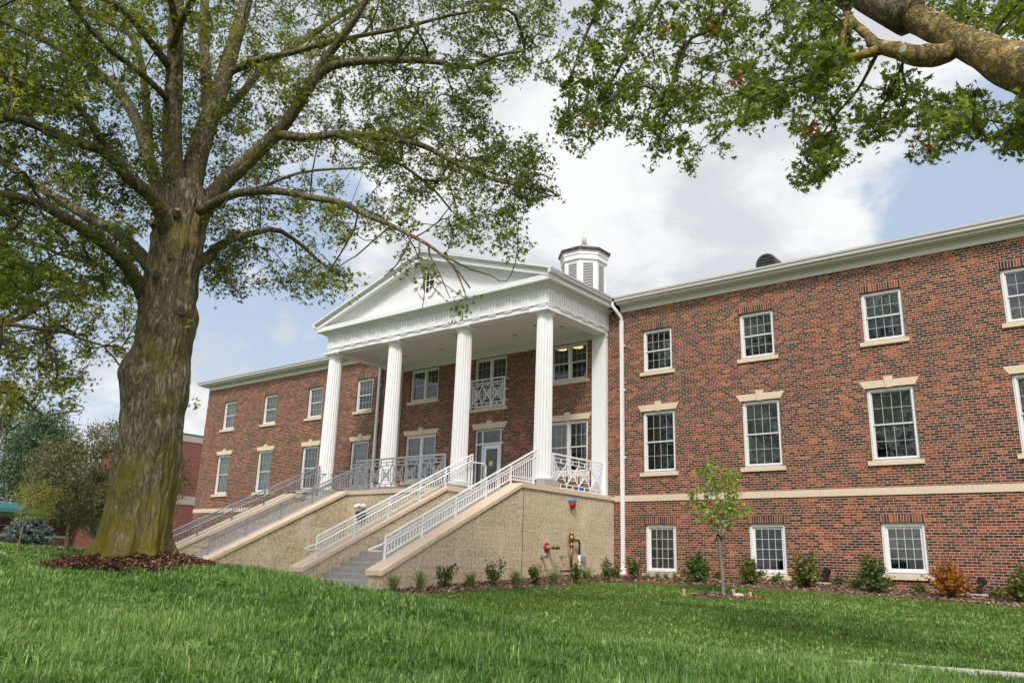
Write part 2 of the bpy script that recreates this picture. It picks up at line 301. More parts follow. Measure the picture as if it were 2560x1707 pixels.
def bark_mat(name, lo, hi, moss, mossamt, lichen=0.0, zmoss=None, stretch=0.22, bumpd=0.035, scale=9.0):
    m, nt = new_mat(name); p = pos(nt)
    pv = nt.vm('MULTIPLY', p, (1.0, 1.0, stretch))
    r1 = nt.noise(pv, scale*1.3, 6, 0.62, 0.6); r2 = nt.noise(pv, scale*3.2, 5, 0.65, 0.4); fine = nt.noise(p, 55, 5, 0.7)
    rid = nt.m('MULTIPLY', nt.m('ABSOLUTE', nt.m('SUBTRACT', r1, 0.5)), 3.2, clamp=True); rid2 = nt.m('MULTIPLY', nt.m('ABSOLUTE', nt.m('SUBTRACT', r2, 0.5)), 3.0, clamp=True)
    h = nt.m('ADD', nt.m('ADD', nt.m('MULTIPLY', rid, 0.42), nt.m('MULTIPLY', rid2, 0.30)), nt.m('MULTIPLY', fine, 0.36))
    c = nt.ramp(h, ((0.17, tuple(x*0.22 for x in lo)), (0.29, lo), (0.50, hi)))
    mz = nt.noise(p, 1.4, 5, 0.65)
    if zmoss is not None:
        mz = nt.m('ADD', mz, nt.m('MULTIPLY', nt.smooth(nt.sep(p)[2], zmoss[1], zmoss[0]), 0.22))
    c = nt.mix(nt.m('MULTIPLY', nt.smooth(mz, 0.48, 0.72), mossamt), c, nt.mix(fine, tuple(x*0.55 for x in moss), moss))
    if lichen:
        v = nt.node('ShaderNodeTexVoronoi'); nt.set(v.inputs['Vector'], nt.vm('ADD', p, nt.vm('SCALE', nt.noise(p, 22, 3, out='Color'), scale=0.05))); v.inputs['Scale'].default_value = 6.0
        s = nt.m('MULTIPLY', nt.m('LESS_THAN', v.outputs['Distance'], nt.m('MULTIPLY', nt.noise(p, 4, 2), 0.36)), nt.m('GREATER_THAN', nt.noise(p, 3.0, 2), 0.47))
        c = nt.mix(nt.m('MULTIPLY', s, lichen), c, (0.42, 0.46, 0.40))
    nt.set(nt.bs.inputs['Base Color'], c); nt.bs.inputs['Roughness'].default_value = 0.9; nt.bs.inputs['Specular IOR Level'].default_value = 0.2
    nt.set(nt.bs.inputs['Normal'], nt.bump(h, bumpd, 1.0)); return m
M['bark'] = bark_mat('oak_bark', (0.205, 0.170, 0.105), (0.50, 0.43, 0.30), (0.28, 0.235, 0.025), 0.85, 0.0, (0.0, 2.0), 0.30, 0.08, 9.0)
M['limbbark'] = bark_mat('mossy_limb_bark', (0.115, 0.095, 0.058), (0.31, 0.265, 0.175), (0.200, 0.172, 0.022), 0.82, 0.0, None, 0.5, 0.03, 8.0)
M['bark2'] = bark_mat('lichen_limb_bark', (0.17, 0.120, 0.050), (0.44, 0.32, 0.13), (0.58, 0.33, 0.028), 0.9, 0.85, (9, 8), 0.7, 0.04, 7.0)
M['twig'] = simple('twig_bark', (0.055, 0.045, 0.033), 0.9, var=0.3, scale=5)
M['thinbark'] = simple('young_bark', (0.17, 0.145, 0.115), 0.9, var=0.3, scale=15)
def ground_mat(name, a, b, scale, bumpd):
    m, nt = new_mat(name); p = pos(nt)
    c = nt.mix(nt.noise(p, scale, 6, 0.7), a, b); nt.set(nt.bs.inputs['Base Color'], c); nt.bs.inputs['Roughness'].default_value = 1.0; nt.bs.inputs['Specular IOR Level'].default_value = 0.1
    nt.set(nt.bs.inputs['Normal'], nt.bump(nt.noise(p, scale*3, 5, 0.7), bumpd)); return m
M['soil'] = ground_mat('turf', (0.040, 0.075, 0.012), (0.105, 0.155, 0.024), 7.0, 0.03)
M['mulch'] = ground_mat('bark_mulch', (0.030, 0.016, 0.010), (0.13, 0.07, 0.042), 22.0, 0.03)
M['mulchpale'] = ground_mat('weathered_mulch', (0.06, 0.036, 0.023), (0.22, 0.15, 0.10), 22.0, 0.03)

# ------------------------------------------------------------------ mesh helpers
def tag(o, label=None, cat=None, group=None, kind=None):
    if label: o['label'] = label
    if cat: o['category'] = cat
    if group: o['group'] = group
    if kind: o['kind'] = kind
    return o
def empty(name, loc, label=None, cat=None, group=None):
    o = bpy.data.objects.new(name, None); COL.objects.link(o); o.location = loc; o.empty_display_size = 0.2
    o['_w'] = list(loc)
    return tag(o, label, cat, group)
def wloc(o):
    p = Vector((0, 0, 0))
    while o is not None: p += Vector(o.location); o = o.parent
    return p
class MB:
    def __init__(s): s.v = []; s.f = []; s.mi = []; s.cur = 0
    def add(s, vs, fs):
        o = len(s.v); s.v += [tuple(x) for x in vs]; s.f += [tuple(i+o for i in f) for f in fs]; s.mi += [s.cur]*len(fs); return s
    def box(s, x0, x1, y0, y1, z0, z1):
        x0, x1 = min(x0, x1), max(x0, x1); y0, y1 = min(y0, y1), max(y0, y1); z0, z1 = min(z0, z1), max(z0, z1)
        return s.add([(x0, y0, z0), (x1, y0, z0), (x1, y1, z0), (x0, y1, z0), (x0, y0, z1), (x1, y0, z1), (x1, y1, z1), (x0, y1, z1)],
                     [(3, 2, 1, 0), (4, 5, 6, 7), (0, 1, 5, 4), (1, 2, 6, 5), (2, 3, 7, 6), (3, 0, 4, 7)])
    def hexa(s, p):      # eight corners: bottom ring then top ring
        return s.add(p, [(3, 2, 1, 0), (4, 5, 6, 7), (0, 1, 5, 4), (1, 2, 6, 5), (2, 3, 7, 6), (3, 0, 4, 7)])
    def prism(s, poly, axis, a, b):   # poly 2D extruded along axis from a to b
        def P(u, v, t): return {'x': (t, u, v), 'y': (u, t, v), 'z': (u, v, t)}[axis]
        n = len(poly); vs = [P(u, v, a) for u, v in poly] + [P(u, v, b) for u, v in poly]
        return s.add(vs, [tuple(range(n))[::-1], tuple(range(n, 2*n))] + [(i, (i+1) % n, n+(i+1) % n, n+i) for i in range(n)])
    def bar(s, a, b, wu, wv, up=(0, 0, 1)):     # rectangular bar from a to b
        a, b = Vector(a), Vector(b); d = (b-a).normalized(); up = Vector(up)
        if abs(d.dot(up)) > 0.98: up = Vector((0, 1, 0)) if abs(d.y) < 0.9 else Vector((1, 0, 0))
        x = d.cross(up).normalized(); y = x.cross(d)
        c = [x*sx*wu/2 + y*sy*wv/2 for sx, sy in ((-1, -1), (1, -1), (1, 1), (-1, 1))]
        return s.hexa([a+q for q in c] + [b+q for q in c])
    def tube(s, pts, rad, n=8, caps=True):
        pts = [Vector(p) for p in pts]; rad = rad if hasattr(rad, '__len__') else [rad]*len(pts)
        t = [(pts[min(i+1, len(pts)-1)] - pts[max(i-1, 0)]).normalized() for i in range(len(pts))]
        ref = Vector((0, 0, 1)) if abs(t[0].z) < 0.9 else Vector((1, 0, 0))
        x = t[0].cross(ref).normalized(); o = len(s.v); vs = []; fs = []
        for p, r, d in zip(pts, rad, t):
            x = (x - d*x.dot(d)).normalized(); y = d.cross(x)
            vs += [p + (x*math.cos(2*PI*k/n) + y*math.sin(2*PI*k/n))*r for k in range(n)]
        for i in range(len(pts)-1):
            for k in range(n): fs.append((i*n+k, i*n+(k+1) % n, (i+1)*n+(k+1) % n, (i+1)*n+k))
        if caps: fs += [tuple(range(n))[::-1], tuple(range((len(pts)-1)*n, len(pts)*n))]
        return s.add(vs, fs)
    def lathe(s, prof, n=24, c=(0, 0, 0), axis='z', caps=True):
        vs = []
        for r, z in prof:
            for k in range(n):
                a = 2*PI*k/n; u, v = r*math.cos(a), r*math.sin(a)
                vs.append({'z': (c[0]+u, c[1]+v, c[2]+z), 'x': (c[0]+z, c[1]+u, c[2]+v), 'y': (c[0]+u, c[1]+z, c[2]-v)}[axis])
        fs = [(i*n+k, i*n+(k+1) % n, (i+1)*n+(k+1) % n, (i+1)*n+k) for i in range(len(prof)-1) for k in range(n)]
        if caps: fs += [tuple(range(n))[::-1], tuple(range((len(prof)-1)*n, len(prof)*n))]
        return s.add(vs, fs)
    def build(s, name, mat, parent=None, smooth=False, bevel=0.0, loc=None, fix=True, mats=None):
        me = bpy.data.meshes.new(name)
        L = wloc(parent) if parent is not None else Vector(loc or (0, 0, 0))
        me.from_pydata([(x-L.x, y-L.y, z-L.z) for x, y, z in s.v], [], s.f)
        for m_ in (mats or [mat]): me.materials.append(m_)
        if mats: me.polygons.foreach_set('material_index', s.mi)
        if fix:
            bm = bmesh.new(); bm.from_mesh(me); bmesh.ops.recalc_face_normals(bm, faces=bm.faces); bm.to_mesh(me); bm.free()
        if smooth: me.polygons.foreach_set('use_smooth', [True]*len(me.polygons))
        o = bpy.data.objects.new(name, me); COL.objects.link(o)
        if parent is not None: o.parent = parent
        else: o.location = L
        if bevel:
            b = o.modifiers.new('bevel', 'BEVEL'); b.width = bevel; b.segments = 2; b.limit_method = 'ANGLE'; b.angle_limit = math.radians(40)
        return o
def quads_mesh(name, verts, nq, mat, parent=None, rnd=None, loc=(0, 0, 0), vpf=4):
    """fast mesh of loose faces; verts (nq*vpf, 3) world coordinates, rnd one number per face"""
    L = np.array(wloc(parent) if parent is not None else loc)
    me = bpy.data.meshes.new(name); v = np.asarray(verts, dtype=np.float32) - L.astype(np.float32)
    me.vertices.add(nq*vpf); me.vertices.foreach_set('co', v.ravel())
    me.loops.add(nq*vpf); me.loops.foreach_set('vertex_index', np.arange(nq*vpf, dtype=np.int32))
    me.polygons.add(nq); me.polygons.foreach_set('loop_start', np.arange(0, nq*vpf, vpf, dtype=np.int32))
    me.update(calc_edges=True)
    a = me.attributes.new('rnd', 'FLOAT', 'FACE'); a.data.foreach_set('value', np.asarray(rnd if rnd is not None else rng.random(nq), dtype=np.float32))
    me.materials.append(mat); o = bpy.data.objects.new(name, me); COL.objects.link(o)
    if parent is not None: o.parent = parent
    else: o.location = loc
    return o
def rand_frames(n, droop=0.0):
    nrm = rng.normal(size=(n, 3)); nrm[:, 2] = np.abs(nrm[:, 2])*0.9 + 0.25; nrm /= np.linalg.norm(nrm, axis=1)[:, None]
    d = rng.normal(size=(n, 3)); d[:, 2] -= droop; d -= nrm*(d*nrm).sum(1)[:, None]; d /= np.linalg.norm(d, axis=1)[:, None]
    return nrm, d, np.cross(nrm, d)
def leaves(name, pts, size, mat, parent, lobes=3, droop=0.6, rnd=None, aspect=0.42, sizevar=0.35):
    """leaf-shaped faces: each leaf is three pointed lobes (or one) that share a stalk"""
    pts = np.asarray(pts); n = len(pts); nr, d, s = rand_frames(n, droop)
    sz = (size*(1+sizevar*(rng.random(n)*2-1)))[:, None]
    out = []; r = rnd if rnd is not None else rng.random(n)
    angs = (0.0,) if lobes == 1 else (0.0, 0.95, -0.95) if lobes == 3 else (0.0, 0.75, -0.75, 1.45, -1.45)
    for i, a in enumerate(angs):
        dd = d*math.cos(a) + s*math.sin(a); ss = np.cross(nr, dd); L = sz*(1.0 if i == 0 else 0.74)
        base = pts + (d*sz*0.18 if i else 0)
        wv = aspect if lobes == 1 else 0.36
        fold = nr*sz*0.10
        out.append(np.stack([base, base + dd*L*0.45 + ss*L*wv*0.5*2*0.5 + fold, base + dd*L - fold*0.8, base + dd*L*0.45 - ss*L*wv*0.5 + fold], axis=1))
    v = np.stack(out, axis=1).reshape(-1, 3); q = n*len(angs)
    return quads_mesh(name, v, q, mat, parent, np.repeat(r, len(angs)))

# ------------------------------------------------------------------ terrain
CP = np.array([
 (-13.8, 22.4, -.22), (-8, 22.4, -.22), (-3, 22.4, -.38), (2, 22.4, -.46), (6, 22.4, -.5),
 (-11.5, 20.5, -.37), (-7.5, 20.5, -.42), (-4.2, 20.5, -.49), (-2, 20.5, -.54), (-13, 18.6, -.34), (-13, 15.5, -.50), (-13, 12.8, -.66), (-12.2, 16.5, -.54),
 (-8.4, 18.5, -.585), (-4, 17, -.68), (0, 16, -.72), (-8, 14, -.68), (-3, 12, -.80), (-6, 11.4, -.80), (-10, 13, -.70), (2, 11, -.84),
 (-13.9, 11.8, -.70), (-17.5, 11.8, -.70), (-21, 11.8, -.66), (-24.5, 12, -.6), (-28, 14, -.4), (-14, 10.6, -.72), (-17.5, 10.6, -.66),
 (-10, 10.8, -.86), (-7, 10.1, -.97), (-4.5, 9.4, -.935), (-1.2, 8.75, -.815), (2, 8.2, -.855), (-9.6, 9.9, -.82), (-6.5, 9.3, -.95), (-4.2, 8.6, -.90), (-1.2, 8.0, -.83), (2, 7.4, -.85),
 (-12.6, 8.4, -.26), (-11.2, 6.8, -.205), (-10.4, 7.5, -.245), (-9.5, 7.2, -.31), (-8.6, 7.6, -.425), (-7.6, 7.8, -.505), (-6.4, 7.4, -.575), (-5.5, 7.0, -.645), (-4.6, 6.8, -.675), (-3.45, 6.8, -.725), (-2.5, 6.9, -.735), (-1.75, 7.0, -.73), (-1.03, 7.1, -.72), (1.5, 6.8, -.72),
 (-2.9, 3.7, -.69), (-.9, 6.0, -.71), (-3.6, 1.4, -.58), (-6.5, 3.4, -.50), (-6.5, 5.6, -.48), (-4.5, 5.0, -.62), (-9, 4.6, -.36), (-12.2, 4.9, -.31), (-11.2, 6.2, -.24), (-12.6, 6.4, -.17), (-13.9, 7.2, -.2),
 (-16, 6.8, -.24), (-19, 7.5, -.22), (-24, 9, -.12), (-30, 12, -.02), (-38, 16, .1), (-46, 18, .18), (-60, 26, .3), (-48, 5, .1), (-25, 2, -.2), (-32, 20, 0), (-38, 24, -.1), (-36, 30, 0), (-15, 2, -.4), (-20, -8, -.6),
 (0, 0, -.78), (4, 2, -.8), (0, -10, -1.0), (12, 10, -.9), (20, 25, -.6), (-22, 14, -.62), (-90, 40, .6), (-60, -20, 0), (30, -10, -1), (0, 60, 0), (-60, 70, .4)])
def _phi(r2): return 0.5*r2*np.log(r2 + 1e-9)
_n = len(CP); _d2 = ((CP[:, None, :2]-CP[None, :, :2])**2).sum(-1)
_A = np.zeros((_n+3, _n+3)); _A[:_n, :_n] = _phi(_d2) + np.eye(_n)*0.004; _A[:_n, _n] = 1; _A[:_n, _n+1:] = CP[:, :2]; _A[_n:, :_n] = _A[:_n, _n:].T
_W = np.linalg.solve(_A, np.concatenate([CP[:, 2], np.zeros(3)]))
def H(x, y):
    x = np.atleast_1d(np.asarray(x, float)); y = np.atleast_1d(np.asarray(y, float)); out = np.empty(len(x))
    for i in range(0, len(x), 20000):
        X, Y = x[i:i+20000], y[i:i+20000]
        r2 = (X[:, None]-CP[None, :, 0])**2 + (Y[:, None]-CP[None, :, 1])**2
        out[i:i+20000] = _phi(r2)@_W[:_n] + _W[_n] + _W[_n+1]*X + _W[_n+2]*Y
    far = np.clip((np.hypot(x+15, y-15)-75)/60, 0, 1)
    return out*(1-far) + 0.3*far
def h1(x, y): return float(H([x], [y])[0])
def axis(fine0, fine1, step, lo, hi):
    a = list(np.arange(fine0, fine1+1e-6, step)); g = step; x = fine1
    while x < hi: g *= 1.35; x += g; a.append(x)
    g = step; x = fine0
    while x > lo: g *= 1.35; x -= g; a.insert(0, x)
    return np.array(a)
gx = axis(-30, 6, 0.3, -900, 700); gy = axis(-2, 24, 0.3, -500, 1200)
GX, GY = np.meshgrid(gx, gy); gz = H(GX.ravel(), GY.ravel())
me = bpy.data.meshes.new('lawn'); nx_, ny_ = len(gx), len(gy)
idx = np.arange(nx_*ny_).reshape(ny_, nx_)
me.from_pydata(np.stack([GX.ravel(), GY.ravel(), gz], 1).tolist(), [], np.stack([idx[:-1, :-1], idx[:-1, 1:], idx[1:, 1:], idx[1:, :-1]], -1).reshape(-1, 4).tolist())
me.materials.append(M['soil']); me.polygons.foreach_set('use_smooth', [True]*len(me.polygons))
tag_o = bpy.data.objects.new('lawn', me); COL.objects.link(tag_o); tag(tag_o, 'green lawn rising to the left around the old oak', 'lawn', kind='structure')

# walk: far edge and near edge polylines
WALK_F = [(6, 7.9), (2, 8.45), (-1.2, 8.95), (-4.5, 9.65), (-8.5, 10.6), (-12, 11.7), (-14.5, 12.55), (-16.8, 12.55), (-21, 12.5), (-24.2, 12.6)]
WALK_N = [(6, 6.75), (2, 7.25), (-1.3, 7.75), (-4.8, 8.4), (-8.9, 9.3), (-12.4, 10.3), (-14.9, 11.2), (-17, 11.3), (-21, 11.3), (-24.2, 11.4)]
def poly_strip(A, B, name, mat, up, n=6, thick=0.0):
    mb = MB(); va = []
    for (a, b) in zip(A, B):
        for i in range(n+1):
            t = i/n; x, y = a[0]+(b[0]-a[0])*t, a[1]+(b[1]-a[1])*t; va.append((x, y, h1(x, y)+up))
    fs = [(r*(n+1)+i, r*(n+1)+i+1, (r+1)*(n+1)+i+1, (r+1)*(n+1)+i) for r in range(len(A)-1) for i in range(n)]
    mb.add(va, fs); return mb.build(name, mat, smooth=True)
def dens(P, k=6):
    out = []
    for a, b in zip(P[:-1], P[1:]): out += [(a[0]+(b[0]-a[0])*i/k, a[1]+(b[1]-a[1])*i/k) for i in range(k)]
    return out+[P[-1]]
tag(poly_strip(dens(WALK_N), dens(WALK_F), 'path', M['walk'], 0.02), 'pale concrete walk sunk between the two lawns', 'path', kind='structure')
side = [(-60, 17.5), (-40, 11.8), (-28, 8.7), (-21.2, 7.6), (-17.5, 7.0)]
tag(poly_strip(dens([(x, y-.6) for x, y in side]), dens([(x, y+.6) for x, y in side]), 'pavement', M['walk'], 0.03), 'short pale pavement at the left beyond the oak', 'pavement', kind='structure')
def in_poly(x, y, P):
    r = np.zeros(len(x), bool); j = len(P)-1
    for i in range(len(P)):
        xi, yi = P[i]; xj, yj = P[j]
        c = ((yi > y) != (yj > y)) & (x < (xj-xi)*(y-yi)/(yj-yi+1e-12)+xi); r ^= c; j = i
    return r
WALK_P = WALK_N + WALK_F[::-1]
BED = [(-13.78, 12.2), (-12.75, 12.55), (-12.35, 14), (-12.3, 16.5), (-12.2, 19), (-11.6, 20.35), (-10.4, 20.65), (-7, 20.55), (-4.5, 20.45), (-2, 20.35), (2, 20.3), (7, 20.3), (7, 22.43), (-13.78, 22.43)]
def blob_poly(cx, cy, rx, ry, n=28, seed=0):
    q = random.Random(seed); ph = [q.random()*6 for _ in range(3)]
    return [(cx+rx*math.cos(a)*(1+.07*math.sin(2*a+ph[0])+.05*math.sin(5*a+ph[1])), cy+ry*math.sin(a)*(1+.06*math.sin(3*a+ph[2]))) for a in [2*PI*i/n for i in range(n)]]
TREE = at_dist(336, 1385, 14.0); TX, TY = TREE.x, TREE.y
SAP = (-8.42, 18.5)
RING = blob_poly(TX, TY, 1.27, 1.27, seed=3)
SAPRING = blob_poly(SAP[0]+.12, SAP[1]-.05, .95, .5, seed=5)
def mulch_z(x, y, P, peak=None):
    z = H(x, y)+0.02
    if peak: z = z + peak[3]*np.clip(1-np.hypot(x-peak[0], y-peak[1])/peak[2], 0, 1)
    return z
def mulch(P, name, label, mat, chipmat, nchips, size, peak=None):
    xs = [p[0] for p in P]; ys = [p[1] for p in P]; mb = MB()
    # a sheet inside the outline
    st = 0.12 if max(xs)-min(xs) < 5 else 0.3
    X, Y = np.meshgrid(np.arange(min(xs), max(xs)+st, st), np.arange(min(ys), max(ys)+st, st)); x, y = X.ravel(), Y.ravel()
    ok = in_poly(x, y, P).reshape(X.shape); z = mulch_z(x, y, P, peak).reshape(X.shape); ids = {}
    vs = []; fs = []
    def vid(i, j):
        if (i, j) not in ids: ids[(i, j)] = len(vs); vs.append((X[i, j], Y[i, j], z[i, j] if ok[i, j] else z[i, j]-0.05))
        return ids[(i, j)]
    for i in range(X.shape[0]-1):
        for j in range(X.shape[1]-1):
            if ok[i:i+2, j:j+2].any(): fs.append((vid(i, j), vid(i, j+1), vid(i+1, j+1), vid(i+1, j)))
    mb.add(vs, fs); o = mb.build(name, mat, smooth=True, fix=False); tag(o, label, 'mulch', kind='stuff')
    # loose chips lying at all angles
    cx = rng.uniform(min(xs), max(xs), nchips*3); cy = rng.uniform(min(ys), max(ys), nchips*3); k = in_poly(cx, cy, P); cx, cy = cx[k][:nchips], cy[k][:nchips]; n = len(cx)
    cz = mulch_z(cx, cy, P, peak) + rng.uniform(0, 0.025, n); a = rng.uniform(0, 2*PI, n); L = size*rng.uniform(.4, 1.3, n); Wd = size*rng.uniform(.12, .35, n); til = rng.normal(0, .35, n)
    d = np.stack([np.cos(a), np.sin(a), til], 1)*L[:, None]/2; s = np.stack([-np.sin(a), np.cos(a), rng.normal(0, .5, n)], 1)*Wd[:, None]/2; c = np.stack([cx, cy, cz], 1)
    v = np.stack([c-d-s, c+d-s, c+d+s, c-d+s], 1).reshape(-1, 3)
    q = quads_mesh('mulch_chips', v, n, chipmat, o, rng.random(n)); return o
mulch(BED, 'bed_mulch', 'brown bark mulch bed along the foot of the brick and block walls', M['mulchpale'], M['paledchips'], 16000, 0.085)
mulch(RING, 'tree_mulch', 'dark red brown mulch heaped around the old oak trunk', M['mulch'], M['chips'], 15000, 0.085, (TX, TY, 1.3, .24))
mulch(SAPRING, 'sapling_mulch', 'small pale mulch ring under the sapling', M['mulchpale'], M['paledchips'], 900, 0.08, (SAP[0], SAP[1], 1.0, .05))

# grass blades
def grass():
    V = []; R = []
    def band(n, d0, d1, hgt, wid, az0, az1, hv=0.5):
        d = np.sqrt(rng.uniform(d0**2, d1**2, n)); az = rng.uniform(az0, az1, n); x, y = d*np.sin(az), d*np.cos(az)
        ok = ~in_poly(x, y, WALK_P) & ~in_poly(x, y, BED) & ~in_poly(x, y, SAPRING)
        ring = np.hypot(x-TX, y-TY) < 1.17 + .12*np.sin(5*np.arctan2(y-TY, x-TX)); ok &= ~ring
        ok &= ~((x > -24.8) & (x < -13.6) & (y > 12.5)) & (y < 22.3)
        sx, sy = x, y
        # tufts and patches
        pt = np.sin(x*1.7+np.sin(y*1.3)*1.5)*np.sin(y*2.1+1.3*np.sin(x*.9)) ; pt2 = np.sin(x*5.1+2*np.sin(y*3.3))*np.sin(y*6.3+2*np.sin(x*4.1)); pt3 = np.sin(x*.55+1.1)*np.sin(y*.8+.6*x)
        ok &= rng.random(n) < 0.72+.2*pt2+.1*pt
        x, y, pt, pt2, pt3, d = x[ok], y[ok], pt[ok], pt2[ok], pt3[ok], d[ok]; m = len(x)
        z = H(x, y)-.005
        far_lawn = (y > np.interp(-x, [p[0]*-1 for p in WALK_F], [p[1] for p in WALK_F])) & (x > -13.7)
        hh = hgt*rng.uniform(1-hv, 1+hv, m)*(1+.30*pt2+.22*pt)*np.where(far_lawn, .62, 1.0); ww = wid*(.5+rng.gamma(1.6, .38, m)).clip(.5, 2.4)
        a = rng.uniform(0, 2*PI, m)+.8*pt3; lean = rng.gamma(1.7, .42, m).clip(0, 2.2)
        dr = np.stack([np.cos(a), np.sin(a), np.zeros(m)], 1); sd = np.stack([-np.sin(a), np.cos(a), np.zeros(m)], 1)*ww[:, None]/2; up = np.array([0, 0, 1.])
        b = np.stack([x, y, z], 1); mid = b + up*(hh*.58)[:, None] + dr*(hh*lean*.34)[:, None]; tip = b + up*(hh*(1-.26*lean).clip(.28, 1))[:, None] + dr*(hh*lean)[:, None]
        # two quads: root-mid, mid-tip
        V.append(np.stack([b-sd, b+sd, mid+sd*.85, mid-sd*.85, mid-sd*.85, mid+sd*.85, tip+sd*.12, tip-sd*.12], 1).reshape(-1, 3))
        r = (rng.beta(1.5, 1.9, m)+.11*pt+.10*pt3+.12*pt2+np.where(far_lawn, .07*np.sin((y+.12*x)*2.6)+.03, 0)).clip(0, .95); r = np.where(rng.random(m) < .006, .99, r); R.append(np.repeat(r, 2))
    L, Rr = YAW-.66, YAW+.64
    band(120000, 1.9, 4.2, .092, .0042, L, Rr)
    band(140000, 4.0, 7.0, .085, .0058, L, Rr)
    band(130000, 6.8, 10.5, .078, .0085, L, Rr)
    band(100000, 10, 15.5, .070, .0125, L, Rr)
    band(80000, 15, 22.5, .065, .018, L, Rr)
    band(40000, 15, 45, .07, .033, L, L+.42)
    v = np.concatenate(V); r = np.concatenate(R)
    o = quads_mesh('grass', v, len(r), M['blade'], None, r); tag(o, 'short green grass covering the lawns', 'grass', kind='stuff')
grass()

# ------------------------------------------------------------------ main brick building
YW = 22.434; XL, XR = -38.46, 9.0; ZT = 8.27; ZB = -1.3; CXB = -19.22
bld = empty('brick_building', (CXB, YW, -0.3), 'long three storey red brick building with white sash windows and limestone trim', 'building')
OPEN = []
def ring(mb, x0, x1, z0, z1, w, y0, y1):
    mb.box(x0, x0+w, y0, y1, z0, z1); mb.box(x1-w, x1, y0, y1, z0, z1); mb.box(x0+w, x1-w, y0, y1, z0, z0+w); mb.box(x0+w, x1-w, y0, y1, z1-w, z1)
def lintel(x0, x1, z, parent, hh=0.2):
    c = (x0+x1)/2; mb = MB(); y0, y1 = YW-.014, YW+.09
    mb.prism([(x0-.04, z), (c-.075, z), (c-.11, z+hh), (x0-.16, z+hh)], 'y', y0, y1); mb.prism([(c+.075, z), (x1+.04, z), (x1+.16, z+hh), (c+.11, z+hh)], 'y', y0, y1)
    mb.build('lintel', M['lime'], parent, bevel=.004)
    MB().prism([(c-.073, z-.015), (c+.073, z-.015), (c+.125, z+hh+.09), (c-.125, z+hh+.09)], 'y', y0-.018, y1).build('keystone', M['lime'], parent, bevel=.004)
def window(x0, x1, z0, z1, head='lintel', units=1, cols=4, rows=(2, 2), sill=True, blind=None, bmat='blind', label=None, hung=True):
    """double hung window set back in its opening"""
    OPEN.append((x0, x1, z0, z1))
    y = YW+.075; mb = MB(); ring(mb, x0+.002, x1-.002, z0+.002, z1-.002, .075, y, y+.09)
    if not hung: ring(mb, x0+.077, x1-.077, z0+.077, z1-.077, .04, y+.012, y+.09); mb.box(x0+.1, x1-.1, y-.004, y+.085, z0+.08, z0+.15)
    ring(mb, x0+.04, x1-.04, z0+.05, z1-.04, .05, y-.018, y)
    W = (x1-x0-.15-(units-1)*.09)/units
    for u in range(1, units): xx = x0+.075+u*W+(u-1)*.09; mb.box(xx, xx+.09, y-.01, y+.09, z0+.077, z1-.077)
    win = mb.build('window', M['vinyl'], bld, bevel=.004)
    if label: win['label'] = label
    sh = []
    for u in range(units):
        a = x0+.075+u*(W+.09); b = a+W; ha, hb = z0+.077, z1-.077
        if not hung: a += .036; b -= .036; ha += .036; hb -= .036
        zm = (ha+hb)/2
        for lo, hi, yy, rr in (((zm-.02, hb, y+.025, rows[0]), (ha, zm+.02, y+.052, rows[1])) if hung else ((ha, hb, y+.03, rows[0]),)):
            s = MB(); ring(s, a+.001, b-.001, lo, hi, .042, yy, yy+.027)
            so_ = s.build('sash', M['sash'] if hung else M['vinyl'], win)
            g = MB(); mw = .0055 if hung else .0062
            for i in range(1, cols): xx = a+.042+(b-a-.084)*i/cols; g.box(xx-mw, xx+mw, yy+.004, yy+.012, lo+.042, hi-.042)
            for i in range(1, rr): zz = lo+.042+(hi-lo-.084)*i/rr; g.box(a+.042, b-.042, yy+.0045, yy+.0125, zz-mw, zz+mw)
            g.build('muntin_grid', M['muntin' if hung else 'muntinw'], win)
            MB().add([(a+.03, yy+.014, lo+.03), (b-.03, yy+.014, lo+.03), (b-.03, yy+.014, hi-.03), (a+.03, yy+.014, hi-.03)], [(0, 1, 2, 3)]).build('pane', M['glass'], win, fix=False)
        if blind is not None:
            bl = blind[u] if hasattr(blind, '__len__') else blind
            if bl > 0: MB().box(a+.01, b-.01, y+.12, y+.128, hb-(hb-ha)*bl, hb).build('blind', M[random.choice((bmat, bmat, bmat+'2'))], win)
    if sill:
        MB().box(x0-.09, x1+.09, YW-.055, YW+.085, z0-.115, z0-.001).build('sill', M['lime'], win, bevel=.006)
    if head == 'lintel': lintel(x0, x1, z1+.005, win)
    if head == 'soldier':
        MB().box(x0-.02, x1+.02, YW-.006, YW+.09, z1+.004, z1+.207).build('soldier_course', M['soldier'], win)
    return win
# right wing, three rows (left edge of the lower window, widths surveyed from the photograph)
for i, (xl, w_) in enumerate(((-12.73, 1.14), (-9.42, 1.14), (-5.92, 1.18), (-2.55, 1.16), (0.9, 1.14), (4.3, 1.14))):
    c = xl+w_/2
    window(c-.53, c+.53, 6.09, 7.5, 'soldier', blind=(0, .55, .72, .3, .5, .5)[i])
    window(xl, xl+w_, 2.88, 4.815, 'lintel', blind=(0, .92, .62, .5, .5, .5)[i])
    window(c-.53, c+.53, (-.14, -.09, .02, .05, .05, .05)[i]+.02, 1.32, 'soldier', rows=(4,), hung=False, blind=(1, 0, .78, .9, .9, .9)[i], bmat='blindg')
for i, (xu, xl) in enumerate(((-36.87, -36.9), (-33.46, -33.48), (-30.06, -30.1), (-26.73, -26.8))):
    window(xu, xu+1.05, 6.09, 7.5, 'soldier', blind=(1, .9, 1, .4)[i], bmat='curtain' if i in (0, 2) else 'blind')
    window(xl, xl+1.12, 2.88, 4.815, 'lintel', blind=(1, 1, .55, .6)[i], bmat='curtain')
